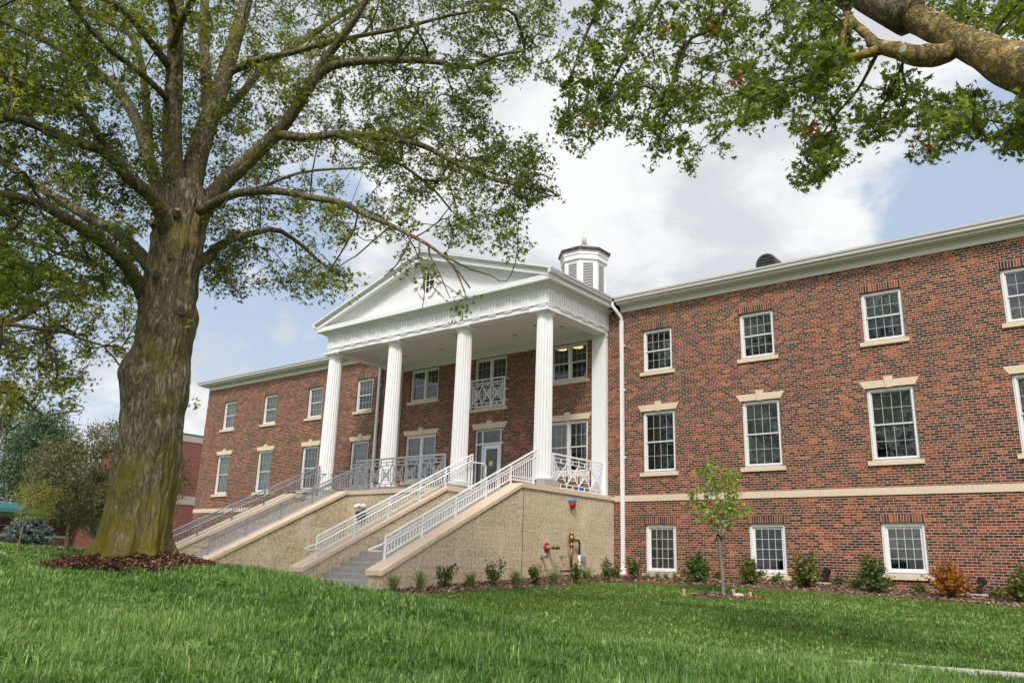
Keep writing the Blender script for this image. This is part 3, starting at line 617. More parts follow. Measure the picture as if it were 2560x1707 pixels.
# porch windows
window(-23.42, -21.84, 6.17, 7.5, None, units=2, cols=3, blind=0)
window(-16.41, -14.83, 6.17, 7.5, None, units=2, cols=3, blind=0)
window(-19.97, -18.39, 5.56, 7.5, None, units=2, cols=3, rows=(3, 3), blind=0)
window(-23.5, -21.82, 3.0, 4.81, 'lintel', units=2, cols=3, blind=(.62, .75), bmat='curtain')
window(-16.48, -14.8, 3.0, 4.78, 'lintel', units=2, cols=3, rows=(2, 2), blind=(.97, .62))
# glazed entrance
DX0, DX1, DZ0, DZ1 = -19.84, -18.42, 2.16, 4.78
OPEN.append((DX0, DX1, DZ0, DZ1)); ye = YW+.09
mb = MB(); ring(mb, DX0+.002, DX1-.002, DZ0, DZ1-.002, .055, ye, ye+.1)
for xx in (-19.5, -18.63): mb.box(xx-.025, xx+.025, ye+.002, ye+.098, DZ0+.055, DZ1-.057)
for a, b in ((-19.785, -19.525), (-19.475, -18.655), (-18.605, -18.475)): mb.box(a, b, ye+.004, ye+.096, 4.22, 4.28)
ent = mb.build('entrance_frame', M['vinyl'], bld, bevel=.003)
mb = MB()
for a, b, lo, hi in ((-19.785, -19.525, 4.28, 4.725), (-19.475, -18.655, 4.28, 4.725), (-18.605, -18.475, 4.28, 4.725), (-19.785, -19.525, 2.21, 4.22), (-18.605, -18.475, 2.21, 4.22)):
    mb.add([(a, ye+.05, lo), (b, ye+.05, lo), (b, ye+.05, hi), (a, ye+.05, hi)], [(0, 1, 2, 3)])
mb.build('pane', M['glass'], ent, fix=False)
lintel(DX0, DX1, DZ1+.005, ent, .21)
mb = MB(); da, db = -19.47, -18.66; mb.box(da, da+.13, ye+.03, ye+.075, 2.22, 4.21); mb.box(db-.13, db, ye+.03, ye+.075, 2.22, 4.21); mb.box(da+.13, db-.13, ye+.03, ye+.075, 4.06, 4.21); mb.box(da+.13, db-.13, ye+.03, ye+.075, 2.22, 2.45)
door = mb.build('door', M['vinyl'], bld, bevel=.004)
MB().add([(da+.12, ye+.055, 2.44), (db-.12, ye+.055, 2.44), (db-.12, ye+.055, 4.07), (da+.12, ye+.055, 4.07)], [(0, 1, 2, 3)]).build('pane', M['glass'], door, fix=False)
mb = MB(); mb.tube([(da+.065, ye+.03, 3.0), (da+.065, ye-.03, 3.0), (da+.065, ye-.03, 3.42), (da+.065, ye+.03, 3.42)], .013, 8); mb.build('handle', M['black'], door)
st = MB(); sx, sz = -19.1, 3.4
st.prism([(sx-.085, sz), (sx+.085, sz), (sx+.085, sz+.16)]+[(sx+.085*math.cos(a), sz+.16+.06*math.sin(a)) for a in [PI*i/8 for i in range(1, 8)]]+[(sx-.085, sz+.16)], 'y', ye+.048, ye+.052)
sticker = st.build('sticker', M['yellow'], door)
st = MB(); st.box(sx-.085, sx+.085, ye+.0455, ye+.0475, sz-.005, sz+.065)
for i in range(3): st.box(sx-.055+.01*i, sx+.06-.012*i, ye+.0455, ye+.0475, sz+.095+.03*i, sz+.105+.03*i)
st.build('sticker_print', M['bluepr'], door)
# front wall with its openings
def facade():
    xs = sorted({XL, XR} | {v for o in OPEN for v in o[:2]}); zs = sorted({ZB, ZT} | {v for o in OPEN for v in o[2:]})
    mb = MB()
    for i in range(len(zs)-1):
        run = None
        zc = (zs[i]+zs[i+1])/2
        for j in range(len(xs)-1):
            xc = (xs[j]+xs[j+1])/2; hole = any(o[0] < xc < o[1] and o[2] < zc < o[3] for o in OPEN)
            if not hole: mb.add([(xs[j], YW, zs[i]), (xs[j+1], YW, zs[i]), (xs[j+1], YW, zs[i+1]), (xs[j], YW, zs[i+1])], [(0, 1, 2, 3)])
    for x0, x1, z0, z1 in OPEN:
        d = YW+.2
        mb.add([(x0, YW, z0), (x0, d, z0), (x0, d, z1), (x0, YW, z1)], [(0, 1, 2, 3)]); mb.add([(x1, YW, z0), (x1, YW, z1), (x1, d, z1), (x1, d, z0)], [(0, 1, 2, 3)])
        mb.add([(x0, YW, z0), (x1, YW, z0), (x1, d, z0), (x0, d, z0)], [(0, 1, 2, 3)]); mb.add([(x0, YW, z1), (x0, d, z1), (x1, d, z1), (x1, YW, z1)], [(0, 1, 2, 3)])
    Y1 = 35.0
    mb.add([(XL, YW, ZB), (XL, YW, ZT), (XL, Y1, ZT), (XL, Y1, ZB)], [(0, 1, 2, 3)]); mb.add([(XR, YW, ZB), (XR, Y1, ZB), (XR, Y1, ZT), (XR, YW, ZT)], [(0, 1, 2, 3)])
    mb.add([(XL, Y1, ZB), (XL, Y1, ZT), (XR, Y1, ZT), (XR, Y1, ZB)], [(0, 1, 2, 3)])
    mb.build('wall', M['brick'], bld, fix=False)
facade()
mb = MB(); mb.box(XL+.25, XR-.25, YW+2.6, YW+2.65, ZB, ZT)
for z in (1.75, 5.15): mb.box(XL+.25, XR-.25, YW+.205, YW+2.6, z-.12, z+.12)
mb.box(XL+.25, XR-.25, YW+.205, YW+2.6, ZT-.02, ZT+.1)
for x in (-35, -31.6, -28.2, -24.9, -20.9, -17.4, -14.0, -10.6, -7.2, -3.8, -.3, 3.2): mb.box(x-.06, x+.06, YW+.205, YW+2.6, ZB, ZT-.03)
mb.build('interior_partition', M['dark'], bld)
mb = MB(); mb.box(XL-.03, -24.68, YW-.03, YW+.05, 2.01, 2.2); mb.box(-13.76, XR+.03, YW-.03, YW+.05, 2.01, 2.2); mb.box(XL-.03, XL+.02, YW+.05, 35, 2.01, 2.2)
mb.build('limestone_band', M['band'], bld, bevel=.006)
# eaves: frieze board, soffit and fascia, gutter
def eave(x0, x1, endl, endr):
    mb = MB(); mb.box(x0, x1, YW-.025, YW+.06, ZT-.005, 8.44); mb.box(x0-(.33 if endl else 0), x1, YW-.33, YW+.3, 8.47, 8.60); mb.box(x0, x1, YW-.06, YW-.025, 8.40, 8.47)
    mb.build('fascia', M['trim'], bld, bevel=.005)
    g = MB(); a = x0-(.48 if endl else 0)
    prof = [(YW-.332, 8.53), (YW-.40, 8.53), (YW-.425, 8.555), (YW-.43, 8.60), (YW-.465, 8.645), (YW-.475, 8.69), (YW-.455, 8.69), (YW-.44, 8.665), (YW-.332, 8.665)]
    g.prism(prof, 'x', a, x1); g.build('gutter', M['gutter'], bld)
eave(XL, -24.92, True, False); eave(-13.50, XR, False, False)
mb = MB(); mb.box(XL-.33, XL+.3, YW+.3, 35, 8.47, 8.6); mb.box(XL-.025, XL+.06, YW+.06, 35, ZT, 8.47); mb.build('fascia', M['trim'], bld)
YR, ZR = 28.76, 10.55
rf = MB(); e = YW-.36
rf.add([(XL-.4, e, 8.63), (XR, e, 8.63), (XR, YR, ZR), (XL+6, YR, ZR), (XL-.4, 35.4, 8.63), (XR, 35.4, 8.63)], [(0, 1, 2, 3), (3, 2, 5, 4), (0, 3, 4)])
rf.add([(XL-.4, e, 8.605), (XR, e, 8.605), (XR, 35.4, 8.605), (XL-.4, 35.4, 8.605)], [(0, 3, 2, 1)])
rf.build('roof', M['roof'], bld, fix=False)
# round-topped attic vent on the right wing roof
vx, vy, vz = -8.98, 23.9, 9.28; mb = MB()
arch = [(vx-.34, vz-.1), (vx+.34, vz-.1)]+[(vx+.34*math.cos(a), vz+.24+.34*math.sin(a)) for a in [PI*i/14 for i in range(15)]]
mb.prism(arch, 'y', vy, vy+1.2); vent = mb.build('attic_vent', M['black'], bld)
mb = MB()
pr = [(.34*math.cos(a), .24+.34*math.sin(a)) for a in [PI*i/14 for i in range(15)]]; pr = [(.34, -.1)]+pr+[(-.34, -.1)]
for (a, b), (c, d) in zip(pr[:-1], pr[1:]): mb.hexa([(vx+a, vy-.03, vz+b), (vx+c, vy-.03, vz+d), (vx+c*.84, vy-.03, vz+d*.9), (vx+a*.84, vy-.03, vz+b*.9), (vx+a, vy+.0, vz+b), (vx+c, vy+.0, vz+d), (vx+c*.84, vy+.0, vz+d*.9), (vx+a*.84, vy+.0, vz+b*.9)])
for i in range(5): mb.bar((vx-.27, vy-.02, vz+.03+.095*i), (vx+.27, vy-.02, vz+.03+.095*i), .02, .03)
mb.build('vent_louver', M['ventgrey'], vent)
# octagonal cupola
cx, cy = CXB, YR
def octo(r, z, rot=PI/8): return [(cx+r/math.cos(PI/8)*math.cos(rot+PI/4*i), cy+r/math.cos(PI/8)*math.sin(rot+PI/4*i), z) for i in range(8)]
mb = MB(); mb.add(octo(.80, 9.9)+octo(.80, 13.3), [tuple(range(8))[::-1], tuple(range(8, 16))]+[(i, (i+1) % 8, 8+(i+1) % 8, 8+i) for i in range(8)])
cup = mb.build('cupola', M['black'], bld)
fr = MB(); lv = MB()
for i in range(8):
    a = PI/4*i; n = Vector((math.cos(a), math.sin(a), 0)); t = Vector((-n.y, n.x, 0)); c = Vector((cx, cy, 0)); hw = .93*math.tan(PI/8)
    def P(u, d, z): q = c+n*d+t*u; return (q.x, q.y, z)
    for s in (-1, 1): fr.hexa([P(s*hw, .93, 9.9), P(s*(hw-.16), .93, 9.9), P(s*(hw-.16), .83, 9.9), P(s*hw*.9, .83, 9.9), P(s*hw, .93, 13.2), P(s*(hw-.16), .93, 13.2), P(s*(hw-.16), .83, 13.2), P(s*hw*.9, .83, 13.2)])
    fr.hexa([P(-hw+.16, .93, 12.98), P(hw-.16, .93, 12.98), P(hw-.16, .83, 12.98), P(-hw+.16, .83, 12.98), P(-hw+.16, .93, 13.2), P(hw-.16, .93, 13.2), P(hw-.16, .83, 13.2), P(-hw+.16, .83, 13.2)])
    for s in (-1, 1): fr.hexa([P(s*hw, .955, 9.9), P(s*(hw-.075), .955, 9.9), P(s*(hw-.075), .925, 9.9), P(s*hw, .925, 9.9), P(s*hw*1.02, .955, 13.05), P(s*(hw-.075), .955, 13.05), P(s*(hw-.075), .925, 13.05), P(s*hw, .925, 13.05)])
    z = 11.0
    while z < 12.95:
        lv.hexa([P(-hw+.158, .92, z), P(hw-.158, .92, z), P(hw-.158, .86, z+.012), P(-hw+.158, .86, z+.012), P(-hw+.158, .92, z+.026), P(hw-.158, .92, z+.026), P(hw-.158, .86, z+.03), P(-hw+.158, .86, z+.03)]); z += .074
fr.build('cupola_frame', M['white'], cup); lv.build('louver', M['louverw'], cup)
mb = MB(); prof = [(.95, 13.08), (1.0, 13.14), (1.0, 13.34), (1.03, 13.36), (1.03, 13.46), (1.08, 13.53)]
vs = []; 
for r, z in prof: vs += octo(r, z)
mb.add(vs, [tuple(range(8))[::-1], tuple(range(40, 48))]+[(q*8+i, q*8+(i+1) % 8, q*8+8+(i+1) % 8, q*8+8+i) for q in range(5) for i in range(8)]); mb.build('cornice', M['white'], cup)
mb = MB(); mb.add(octo(1.09, 13.52)+octo(1.13, 13.65), [tuple(range(8))[::-1], tuple(range(8, 16))]+[(i, (i+1) % 8, 8+(i+1) % 8, 8+i) for i in range(8)]); mb.build('roof_edge', M['copper'], cup)
mb = MB(); a8 = octo(1.125, 13.655); b8 = octo(.13, 14.16); mb.add(a8+b8, [(i, (i+1) % 8, 8+(i+1) % 8, 8+i) for i in range(8)]+[tuple(range(8, 16))]); mb.build('cupola_roof', M['verdigris'], cup)
MB().lathe([(.17, 14.13), (.165, 14.18), (.11, 14.21), (.10, 14.24)], 20, (cx, cy, 0)).build('collar', M['copper'], cup, smooth=True)
mb = MB(); n = 20; prof = [(.055, 14.235), (.07, 14.26), (.095, 14.33), (.102, 14.41), (.095, 14.48), (.07, 14.55), (.03, 14.595), (.004, 14.605)]
vs = [(cx+r*(1+.10*math.cos(10*2*PI*k_/40))*math.cos(2*PI*k_/40), cy+r*(1+.10*math.cos(10*2*PI*k_/40))*math.sin(2*PI*k_/40), z) for r, z in prof for k_ in range(40)]
mb.add(vs, [(i*40+k_, i*40+(k_+1) % 40, i*40+40+(k_+1) % 40, i*40+40+k_) for i in range(len(prof)-1) for k_ in range(40)]); mb.build('finial', M['stone'], cup, smooth=True)
# downpipes
def downpipe(x, z0, boot, off):
    mb = MB(); y = YW-.085; w2 = .06
    mb.box(x-w2, x+w2, y-.045, y+.045, z0+(.28 if boot else 0), 7.95)
    pts = [(x+off, YW-.40, 8.56), (x+off, YW-.40, 8.42), (x+off*.6, YW-.33, 8.30), (x, YW-.13, 8.06), (x, y, 7.95), (x, y, 7.85)]
    mb.tube(pts, .058, 10)
    for z in (3.4, 5.6, 7.1): mb.box(x-w2-.03, x+w2+.03, y+.02, YW, z-.03, z+.03)
    mb.box(x-w2-.004, x+w2+.004, y-.049, y+.049, 5.55, 5.62); mb.box(x-w2-.004, x+w2+.004, y-.049, y+.049, 2.42, 2.5)
    d = mb.build('downspout', M['white'], bld, bevel=.008)
    if boot: MB().lathe([(.10, z0), (.105, z0+.02), (.105, z0+.25), (.115, z0+.25), (.115, z0+.30), (.07, z0+.30)], 20, (x, y, 0)).build('boot', M['pvc'], d, smooth=False)
downpipe(-13.42, -.30, True, -.17); downpipe(-25.2, -.3, False, .15)
# two lit ceiling lamps seen through the upper windows
for x, y, z, l in ((-16.25, YW+1.5, 7.80, 'warm lit ceiling lamp behind the upper right porch window'), (-16.98, YW+1.5, 7.82, 'warm lit ceiling lamp nearer the white column behind the upper right porch window'), (-34.0, YW+.9, 7.62, 'lit ceiling lamp behind the second upper window of the left wing')):
    mb = MB(); mb.lathe([(.02, .05), (.10, .05), (.20, .03), (.19, .0), (.08, -.02), (.01, -.025)], 16, (x, y, z)); o = mb.build('ceiling_lamp', M['lamp'], loc=(x, y, z), smooth=True); tag(o, l, 'lamp', 'lit lamps behind the upper windows')

# ------------------------------------------------------------------ portico
PX0, PX1, PYF = -24.46, -14.0, 18.94; FZ = 2.15
por = empty('portico', (CXB, 20.4, FZ), 'white classical portico with four fluted columns and a pediment on the entrance steps', 'portico')
def column(x, y):
    mb = MB(); nf = 20; ns = 6; n = nf*ns; zs = [2.41+.10, 3.2, 3.9, 4.6, 5.3, 5.94, 5.96, 6.0, 6.02, 6.6, 7.1, 7.36]
    vs = []
    for z in zs:
        t = (z-2.41)/5.0; r0 = .275-.03*t**1.3
        if z in (5.96, 6.0): r0 -= .004
        for k_ in range(n):
            a = 2*PI*k_/n; ph = (k_ % ns)/ns; r = r0*(1-.095*math.sin(PI*ph)**.8); vs.append((x+r*math.cos(a), y+r*math.sin(a), z))
    mb.add(vs, [(i*n+k_, i*n+(k_+1) % n, (i+1)*n+(k_+1) % n, (i+1)*n+k_) for i in range(len(zs)-1) for k_ in range(n)])
    c = mb.build('column', M['white'], por, fix=False)
    mb = MB(); mb.lathe([(.244, 7.355), (.252, 7.36), (.252, 7.385), (.246, 7.39), (.246, 7.42), (.27, 7.43), (.30, 7.455), (.325, 7.49), (.33, 7.505), (.30, 7.505)], 40, (x, y, 0)); 
    cp = mb.build('capital', M['white'], c, smooth=False); MB().box(x-.36, x+.36, y-.36, y+.36, 7.506, 7.578).build('abacus', M['white'], c, bevel=.006)
    MB().lathe([(.29, 2.41), (.33, 2.42), (.335, 2.45), (.325, 2.475), (.285, 2.485), (.279, 2.515)], 40, (x, y, 0)).build('base', M['white'], c, smooth=False)
    MB().box(x-.36, x+.36, y-.36, y+.36, FZ+.002, 2.41).build('plinth', M['concrete'], c, bevel=.01)
for x in (-24.2, -20.88, -17.56, -14.24): column(x, 19.17)
def pilaster(x0, x1):
    mb = MB(); mb.box(x0, x1, YW-.12, YW-.001, FZ+.003, 7.5); mb.box(x0+.09, x0+.105, YW-.124, YW-.12, FZ+.1, 7.4); mb.box(x1-.105, x1-.09, YW-.124, YW-.12, FZ+.1, 7.4)
    mb.box(x0-.02, x1+.02, YW-.14, YW-.002, 7.5, 7.575); mb.build('pilaster', M['white'], por, bevel=.004)
pilaster(-14.57, -14.02); pilaster(-24.42, -23.87)
# entablature: a beam round three sides
en = MB(); B = .42
for (x0, x1, y0, y1) in ((PX0, PX1, PYF, PYF+B), (PX0, PX0+B, PYF+B, YW-.002), (PX1-B, PX1, PYF+B, YW-.002)):
    en.box(x0, x1, y0, y1, 7.58, 8.25)
def frontside(mb, d, z0, z1):     # a moulding of depth d round the outside
    mb.box(PX0-d, PX1+d, PYF-d, PYF, z0, z1); mb.box(PX1, PX1+d, PYF, YW-.003, z0, z1); mb.box(PX0-d, PX0, PYF, YW-.003, z0, z1)
frontside(en, .045, 7.742, 7.79); frontside(en, .03, 8.20, 8.25)
en.build('entablature', M['white'], por, bevel=.004)
def trig(c, ax):
    tg = MB(); gt = MB()
    def bx(mb, u0, u1, d, z0, z1):
        if ax == 'f': mb.box(u0, u1, PYF-d, PYF, z0, z1)
        elif ax == 'r': mb.box(PX1, PX1+d, u0, u1, z0, z1)
        else: mb.box(PX0-d, PX0, u0, u1, z0, z1)
    bx(tg, c-.15, c+.15, .012, 7.792, 8.198)
    for o in (-.112, 0, .112): bx(tg, c+o-.036, c+o+.036, .040, 7.7925, 8.1975)
    o_ = tg.build('triglyph', M['white'], por)
    bx(gt, c-.15, c+.15, .03, 7.715, 7.741)
    for i in range(6): bx(gt, c-.135+.054*i-.018, c-.135+.054*i+.018, .034, 7.685, 7.716)
    gt.build('guttae', M['white'], o_)
for i in range(16): trig(PX0+.17+(PX1-PX0-.34)*i/15, 'f')
for i in range(6):
    trig(PYF+.17+(YW-PYF-.34)*i/5, 'r'); trig(PYF+.17+(YW-PYF-.34)*i/5, 'l')
co_ = MB(); frontside(co_, .07, 8.252, 8.30); frontside(co_, .13, 8.30, 8.35); frontside(co_, .20, 8.352, 8.385)
OV = .34; co_.box(PX0-OV, PX1+OV, PYF-OV, PYF+.1, 8.387, 8.56); co_.box(PX1-.1, PX1+OV, PYF+.1, YW-.34, 8.387, 8.60); co_.box(PX0-OV, PX0+.1, PYF+.1, YW-.34, 8.387, 8.60)
co_.build('cornice', M['white'], por, bevel=.005)
for s, xe in ((1, PX1+OV), (-1, PX0-OV)):
    g = MB(); pr = [(xe+s*.002, 8.53), (xe+s*.07, 8.53), (xe+s*.095, 8.555), (xe+s*.10, 8.60), (xe+s*.135, 8.645), (xe+s*.145, 8.69), (xe+s*.125, 8.69), (xe+s*.11, 8.665), (xe+s*.002, 8.665)]
    g.prism(pr, 'y', PYF-.47, YW-.46); g.build('gutter', M['gutter'], por)
# pediment
AZ = 10.50; EX0, EX1 = PX0-OV-.12, PX1+OV+.12
tz = 8.565
ty = MB(); ty.add([(PX0, PYF, 8.3), (PX1, PYF, 8.3), (PX1, PYF, 8.80), (CXB, PYF, 10.28), (PX0, PYF, 8.80)], [(0, 1, 2, 3, 4)])
nb = 17
for i in range(nb):     # clapboards, each tilted out at its foot
    z0 = tz+i*.1; z1 = z0+.1
    def half(z): return (10.28-z)/(10.28-8.80)*(PX1-CXB) if z > 8.8 else PX1-CXB
    a, b = min(half(z0), PX1-CXB), min(half(z1), PX1-CXB)
    if b > .05: ty.add([(CXB-a, PYF-.006, z0), (CXB+a, PYF-.006, z0), (CXB+b, PYF-.003, z1), (CXB-b, PYF-.003, z1)], [(0, 1, 2, 3)])
ty.build('pediment_siding', M['white'], por, fix=False)
rk = MB()
def rake(y0, y1, top, bot, xo=0.0):    # a sloping moulding on both sides; top and bottom are drops below the roof line
    for s, xe in ((1, EX1-xo), (-1, EX0+xo)):
        zE = 8.70+xo*.3243
        for_ = [(xe, y0, zE-bot), (CXB, y0, AZ-bot), (CXB, y1, AZ-bot), (xe, y1, zE-bot), (xe, y0, zE-top), (CXB, y0, AZ-top), (CXB, y1, AZ-top), (xe, y1, zE-top)]
        rk.hexa(for_)
rake(PYF-.47, PYF+.2, .0, .05); rake(PYF-.42, PYF+.2, .052, .10); rake(PYF-.36, PYF+.2, .102, .27, .10); rake(PYF-.16, PYF+.05, .272, .32, .3); rake(PYF-.09, PYF+.05, .322, .375, .4)
rk.build('raking_cornice', M['white'], por)
mb = MB(); yb = 29.0
mb.add([(EX1-.02, PYF-.45, 8.712), (CXB, PYF-.45, AZ+.022), (EX0+.02, PYF-.45, 8.712), (EX1-.02, YW, 8.712), (CXB, yb, AZ+.022), (EX0+.02, YW, 8.712)], [(0, 3, 4, 1), (1, 4, 5, 2)])
mb.build('porch_roof', M['roof'], por, fix=False)
# oculus
ox, oz = CXB+.03, 9.38
oc = MB(); n = 36
def ell(a, b, y): return [(ox+a*math.cos(2*PI*i/n), y, oz+b*math.sin(2*PI*i/n)) for i in range(n)]
r1, r2, r3, r4 = ell(.47, .52, PYF-.01), ell(.47, .52, PYF-.065), ell(.30, .36, PYF-.065), ell(.27, .33, PYF-.02)
oc.add(r1+r2+r3+r4, [(q*n+i, q*n+(i+1) % n, q*n+n+(i+1) % n, q*n+n+i) for q in range(3) for i in range(n)])
for (a, b, c, d) in ((ox-.66, ox-.40, oz-.055, oz+.055), (ox+.40, ox+.66, oz-.055, oz+.055)): oc.box(a, b, PYF-.085, PYF-.01, c, d)
oc.box(ox-.055, ox+.055, PYF-.0851, PYF-.01, oz-.66, oz-.42); oc.box(ox-.055, ox+.055, PYF-.0851, PYF-.01, oz+.42, oz+.64)
ocu = oc.build('oculus_window', M['white'], por)
mb = MB(); mb.add(ell(.285, .345, PYF-.022), [tuple(range(n))]); mb.build('pane', M['darkglass'], ocu, fix=False)
mb = MB(); mb.add(ell(.29, .35, PYF-.015), [tuple(range(n))]); mb.build('dark_backing', M['dark'], ocu, fix=False)
mb = MB()
for x in (-.09, .09): mb.box(ox+x-.014, ox+x+.014, PYF-.045, PYF-.024, oz-.31, oz+.31)
for z in (-.12, .12): mb.box(ox-.26, ox+.26, PYF-.044, PYF-.0245, oz+z-.014, oz+z+.014)
mb.build('muntin_grid', M['white'], ocu)
# ceiling, wall board, downlights
mb = MB(); mb.box(PX0+B-.01, PX1-B+.01, PYF+B-.01, YW-.002, 7.80, 7.84); mb.build('porch_ceiling', M['ceiling'], por)
mb = MB(); mb.box(PX0+B, PX1-B, YW-.03, YW-.001, 7.50, 7.74); mb.box(PX0+B, PX1-B, YW-.07, YW-.0012, 7.742, 7.80); mb.box(PX0+B, PX1-B, PYF+B, PYF+B+.05, 7.742, 7.80); mb.build('frieze_board', M['trim'], por)
for x, y in ((-22.72, 21.4), (-20.75, 21.4), (-17.2, 21.4), (-15.2, 21.4), (-15.87, 20.8), (-19.0, 20.3), (-22.0, 20.3)):
    MB().lathe([(.04, 7.80), (.075, 7.797), (.085, 7.785), (.06, 7.782), (.05, 7.799)], 16, (x, y, 0)).build('downlight', M['steelg'], por)

# ------------------------------------------------------------------ entrance steps and deck
SL = .4793; CY0, CZ0 = 12.69, -.21; CY1 = 17.66; CZ1 = 2.17
stairs = empty('entrance_stairs', (CXB, 15.2, -.7), 'twin concrete flights between split-face block walls capped with pink limestone', 'stairs')
XO0, XO1 = -24.66, -13.78
def zc(y): return CZ1+(y-CY1)*SL
CHEEK = ((-14.29, -13.78), (-17.09, -16.58), (-21.6, -21.09), (-24.54, -24.03))
for x0, x1 in CHEEK:
    MB().prism([(CY0+.06, -1.2), (CY1+.1, -1.2), (CY1+.1, zc(CY1)-.13), (CY0+.06, zc(CY0)-.10)], 'x', x0+.02, x1-.02).build('cheek_wall', M['block'], stairs)
    mb = MB(); m_ = .10
    L_ = CY1-CY0; nseg = 6
    for i in range(nseg):
        a = CY0+L_*i/nseg+(.004 if i else 0); b = CY0+L_*(i+1)/nseg-.004
        mb.prism([(a, zc(a)-.115), (b, zc(b)-.115), (b, zc(b)), (a, zc(a))], 'x', x0-.025, x1+.025)
    mb.build('wall_cap', M['cap'], stairs, bevel=.008)
# deck body (block) and floor
yd = CY1+.06; CYT = 18.47
mb = MB(); mb.box(XO0+.02, XO1-.02, CYT+.02, YW-.002, -1.2, 2.03)
for x0, x1 in ((XO0+.02, CHEEK[3][1]-.022), (CHEEK[0][0]+.022, XO1-.02), (CHEEK[2][0]+.022, CHEEK[1][1]-.022)): mb.box(x0, x1, yd+.02, CYT+.02, -1.2, 2.03)
mb.build('deck_wall', M['block'], stairs)
mb = MB(); mb.box(XO0+.3, XO1-.3, CYT+.06, YW-.002, 2.031, FZ); mb.box(-21.3, -16.9, yd+.28, CYT+.06, 2.031, FZ-.002); mb.build('deck_floor', M['concrete'], stairs)
def capstone(x0, x1, y0, y1): MB().box(x0, x1, y0, y1, 2.04, 2.175).build('deck_cap', M['cap'], stairs, bevel=.008)
m_ = .025
xs = np.linspace(18.81, YW-.003, 5)
for a, b in zip(xs[:-1], xs[1:]): capstone(XO1-.30, XO1+m_, a+.004, b-.004); capstone(XO0-m_, XO0+.30, a+.004, b-.004)
for x0, x1 in CHEEK: capstone(x0-m_, x1+m_, CY1+.003, 18.80)
xs = np.linspace(-21.06, -17.12, 4)
for a, b in zip(xs[:-1], xs[1:]): capstone(a+.004, b-.004, yd-m_, yd+.30)
# steps
for x0, x1 in ((-16.60, -14.27), (-24.05, -21.58)):
    mb = MB(); rise = .137; run = rise/SL; pts = [(CYT+.08, FZ-.004), (CYT, FZ-.004)]; yy = CYT; zz = FZ-.004
    while zz > -.75:
        zz -= rise; pts.append((yy+.018, zz)); yy -= run; pts.append((yy, zz))
    pts += [(yy, -1.2), (CYT+.08, -1.2)]
    mb.prism(pts, 'x', x0+.0215, x1-.0215); mb.build('steps', M['concrete'], stairs, bevel=.008)
# low kerb across the planting pocket between the flights
mb = MB(); mb.box(-21.09, -17.09, CY0+.08, CY0+.38, -1.1, -.56); mb.build('kerb_wall', M['block'], stairs)
mb = MB(); mb.box(-21.09, -17.09, CY0+.03, CY0+.43, -.558, -.47); mb.build('kerb_cap', M['cap'], stairs, bevel=.006)

# ------------------------------------------------------------------ railings
def stair_rail(x, inner, mat, label, topx):
    y0, y1 = 13.14, 17.85; ye_ = 18.83
    r = empty('stair_railing', (x, 15.5, zc(15.5)), label, 'railing', 'railings on the entrance steps')
    def zr(y, o): return zc(y)+o
    mb = MB(); T = .53
    mb.bar((x, y0-.02, zr(y0-.02, T)), (x, ye_, zr(ye_, T)), .055, .04); mb.build('top_rail', mat, r, bevel=.004)
    hx = x+inner*.085
    mb = MB(); mb.tube([(hx, y0, zr(y0, .19)), (hx, y0-.40, zr(y0, .19)-.005), (hx, y0-.46, zr(y0, .19)+.01), (hx, y0-.44, zr(y0-.44, .395)), (hx, y0, zr(y0, .39)), (hx, 17.75, zr(17.75, .39)), (hx, 18.0, zr(17.8, .39)+.06), (hx, ye_-.06, zr(17.8, .39)+.06)] if False else
            [(hx, y0, .205), (hx, y0-.36, .205), (hx, y0-.43, .215), (hx, y0-.40, .235), (hx, y0-.05, zr(y0-.05, .37)), (hx, 18.55, zr(18.55, .37)), (hx, 18.75, zr(18.6, .37)+.02)], .0215, 10)
    for y in (y0+.3, 14.8, 16.3, 17.7): mb.bar((x, y, zr(y, .33)), (hx, y, zr(y, .355)), .012, .012)
    mb.build('handrail', mat, r, smooth=True)
    mb = MB(); mb.bar((x, y0, zr(y0, .44)), (x, ye_, zr(ye_, .44)), .028, .022); mb.bar((x, y0, zr(y0, .345)), (x, ye_, zr(ye_, .345)), .03, .026); mb.bar((x, y0, zr(y0, .12)), (x, 17.62, zr(17.62, .12)), .03, .026)
    mb.bar((x, 17.6, 2.285), (x, ye_, 2.285), .03, .026); mb.bar((x, 17.68, 2.38), (x, ye_, 2.38), .028, .022); mb.build('rail_bars', mat, r)
    for y in (y0, 14.3, 15.46, 16.62, 17.66): MB().bar((x, y, zr(y, -.02) if y < CY1 else CZ1), (x, y, zr(y, T)), .045, .045, (0, 1, 0)).build('post', mat, r)
    mb = MB()
    for y in (ye_-.12, ye_): mb.bar((x, y, 2.16), (x, y, zr(y, T)), .04, .04, (0, 1, 0))
    mb.build('end_post', mat, r)
    mb = MB(); y = y0+.095
    while y < 17.6:
        mb.bar((x, y, zr(y, .12)), (x, y, zr(y, .345)), .019, .019, (0, 1, 0)); y += .0968
    while y < ye_-.15:
        mb.bar((x, y, 2.285), (x, y, zr(y, .345)), .019, .019, (0, 1, 0)); y += .0968
    mb.build('pickets', mat, r); return r
stair_rail(-14.2, -1, M['steelw'], 'white stair railing on the rightmost sloping cap beside the block wall with the pipes', 0)
R2 = stair_rail(-16.68, 1, M['steelw'], 'white stair railing ending in a hooked handrail beside the entrance door', 0)
R3 = stair_rail(-21.5, -1, M['steelg'], 'grey stair railing that meets the grey porch railing on the deck', 0)
R4 = stair_rail(-24.13, 1, M['steelg'], 'grey stair railing farthest left, partly behind the oak trunk', 0)
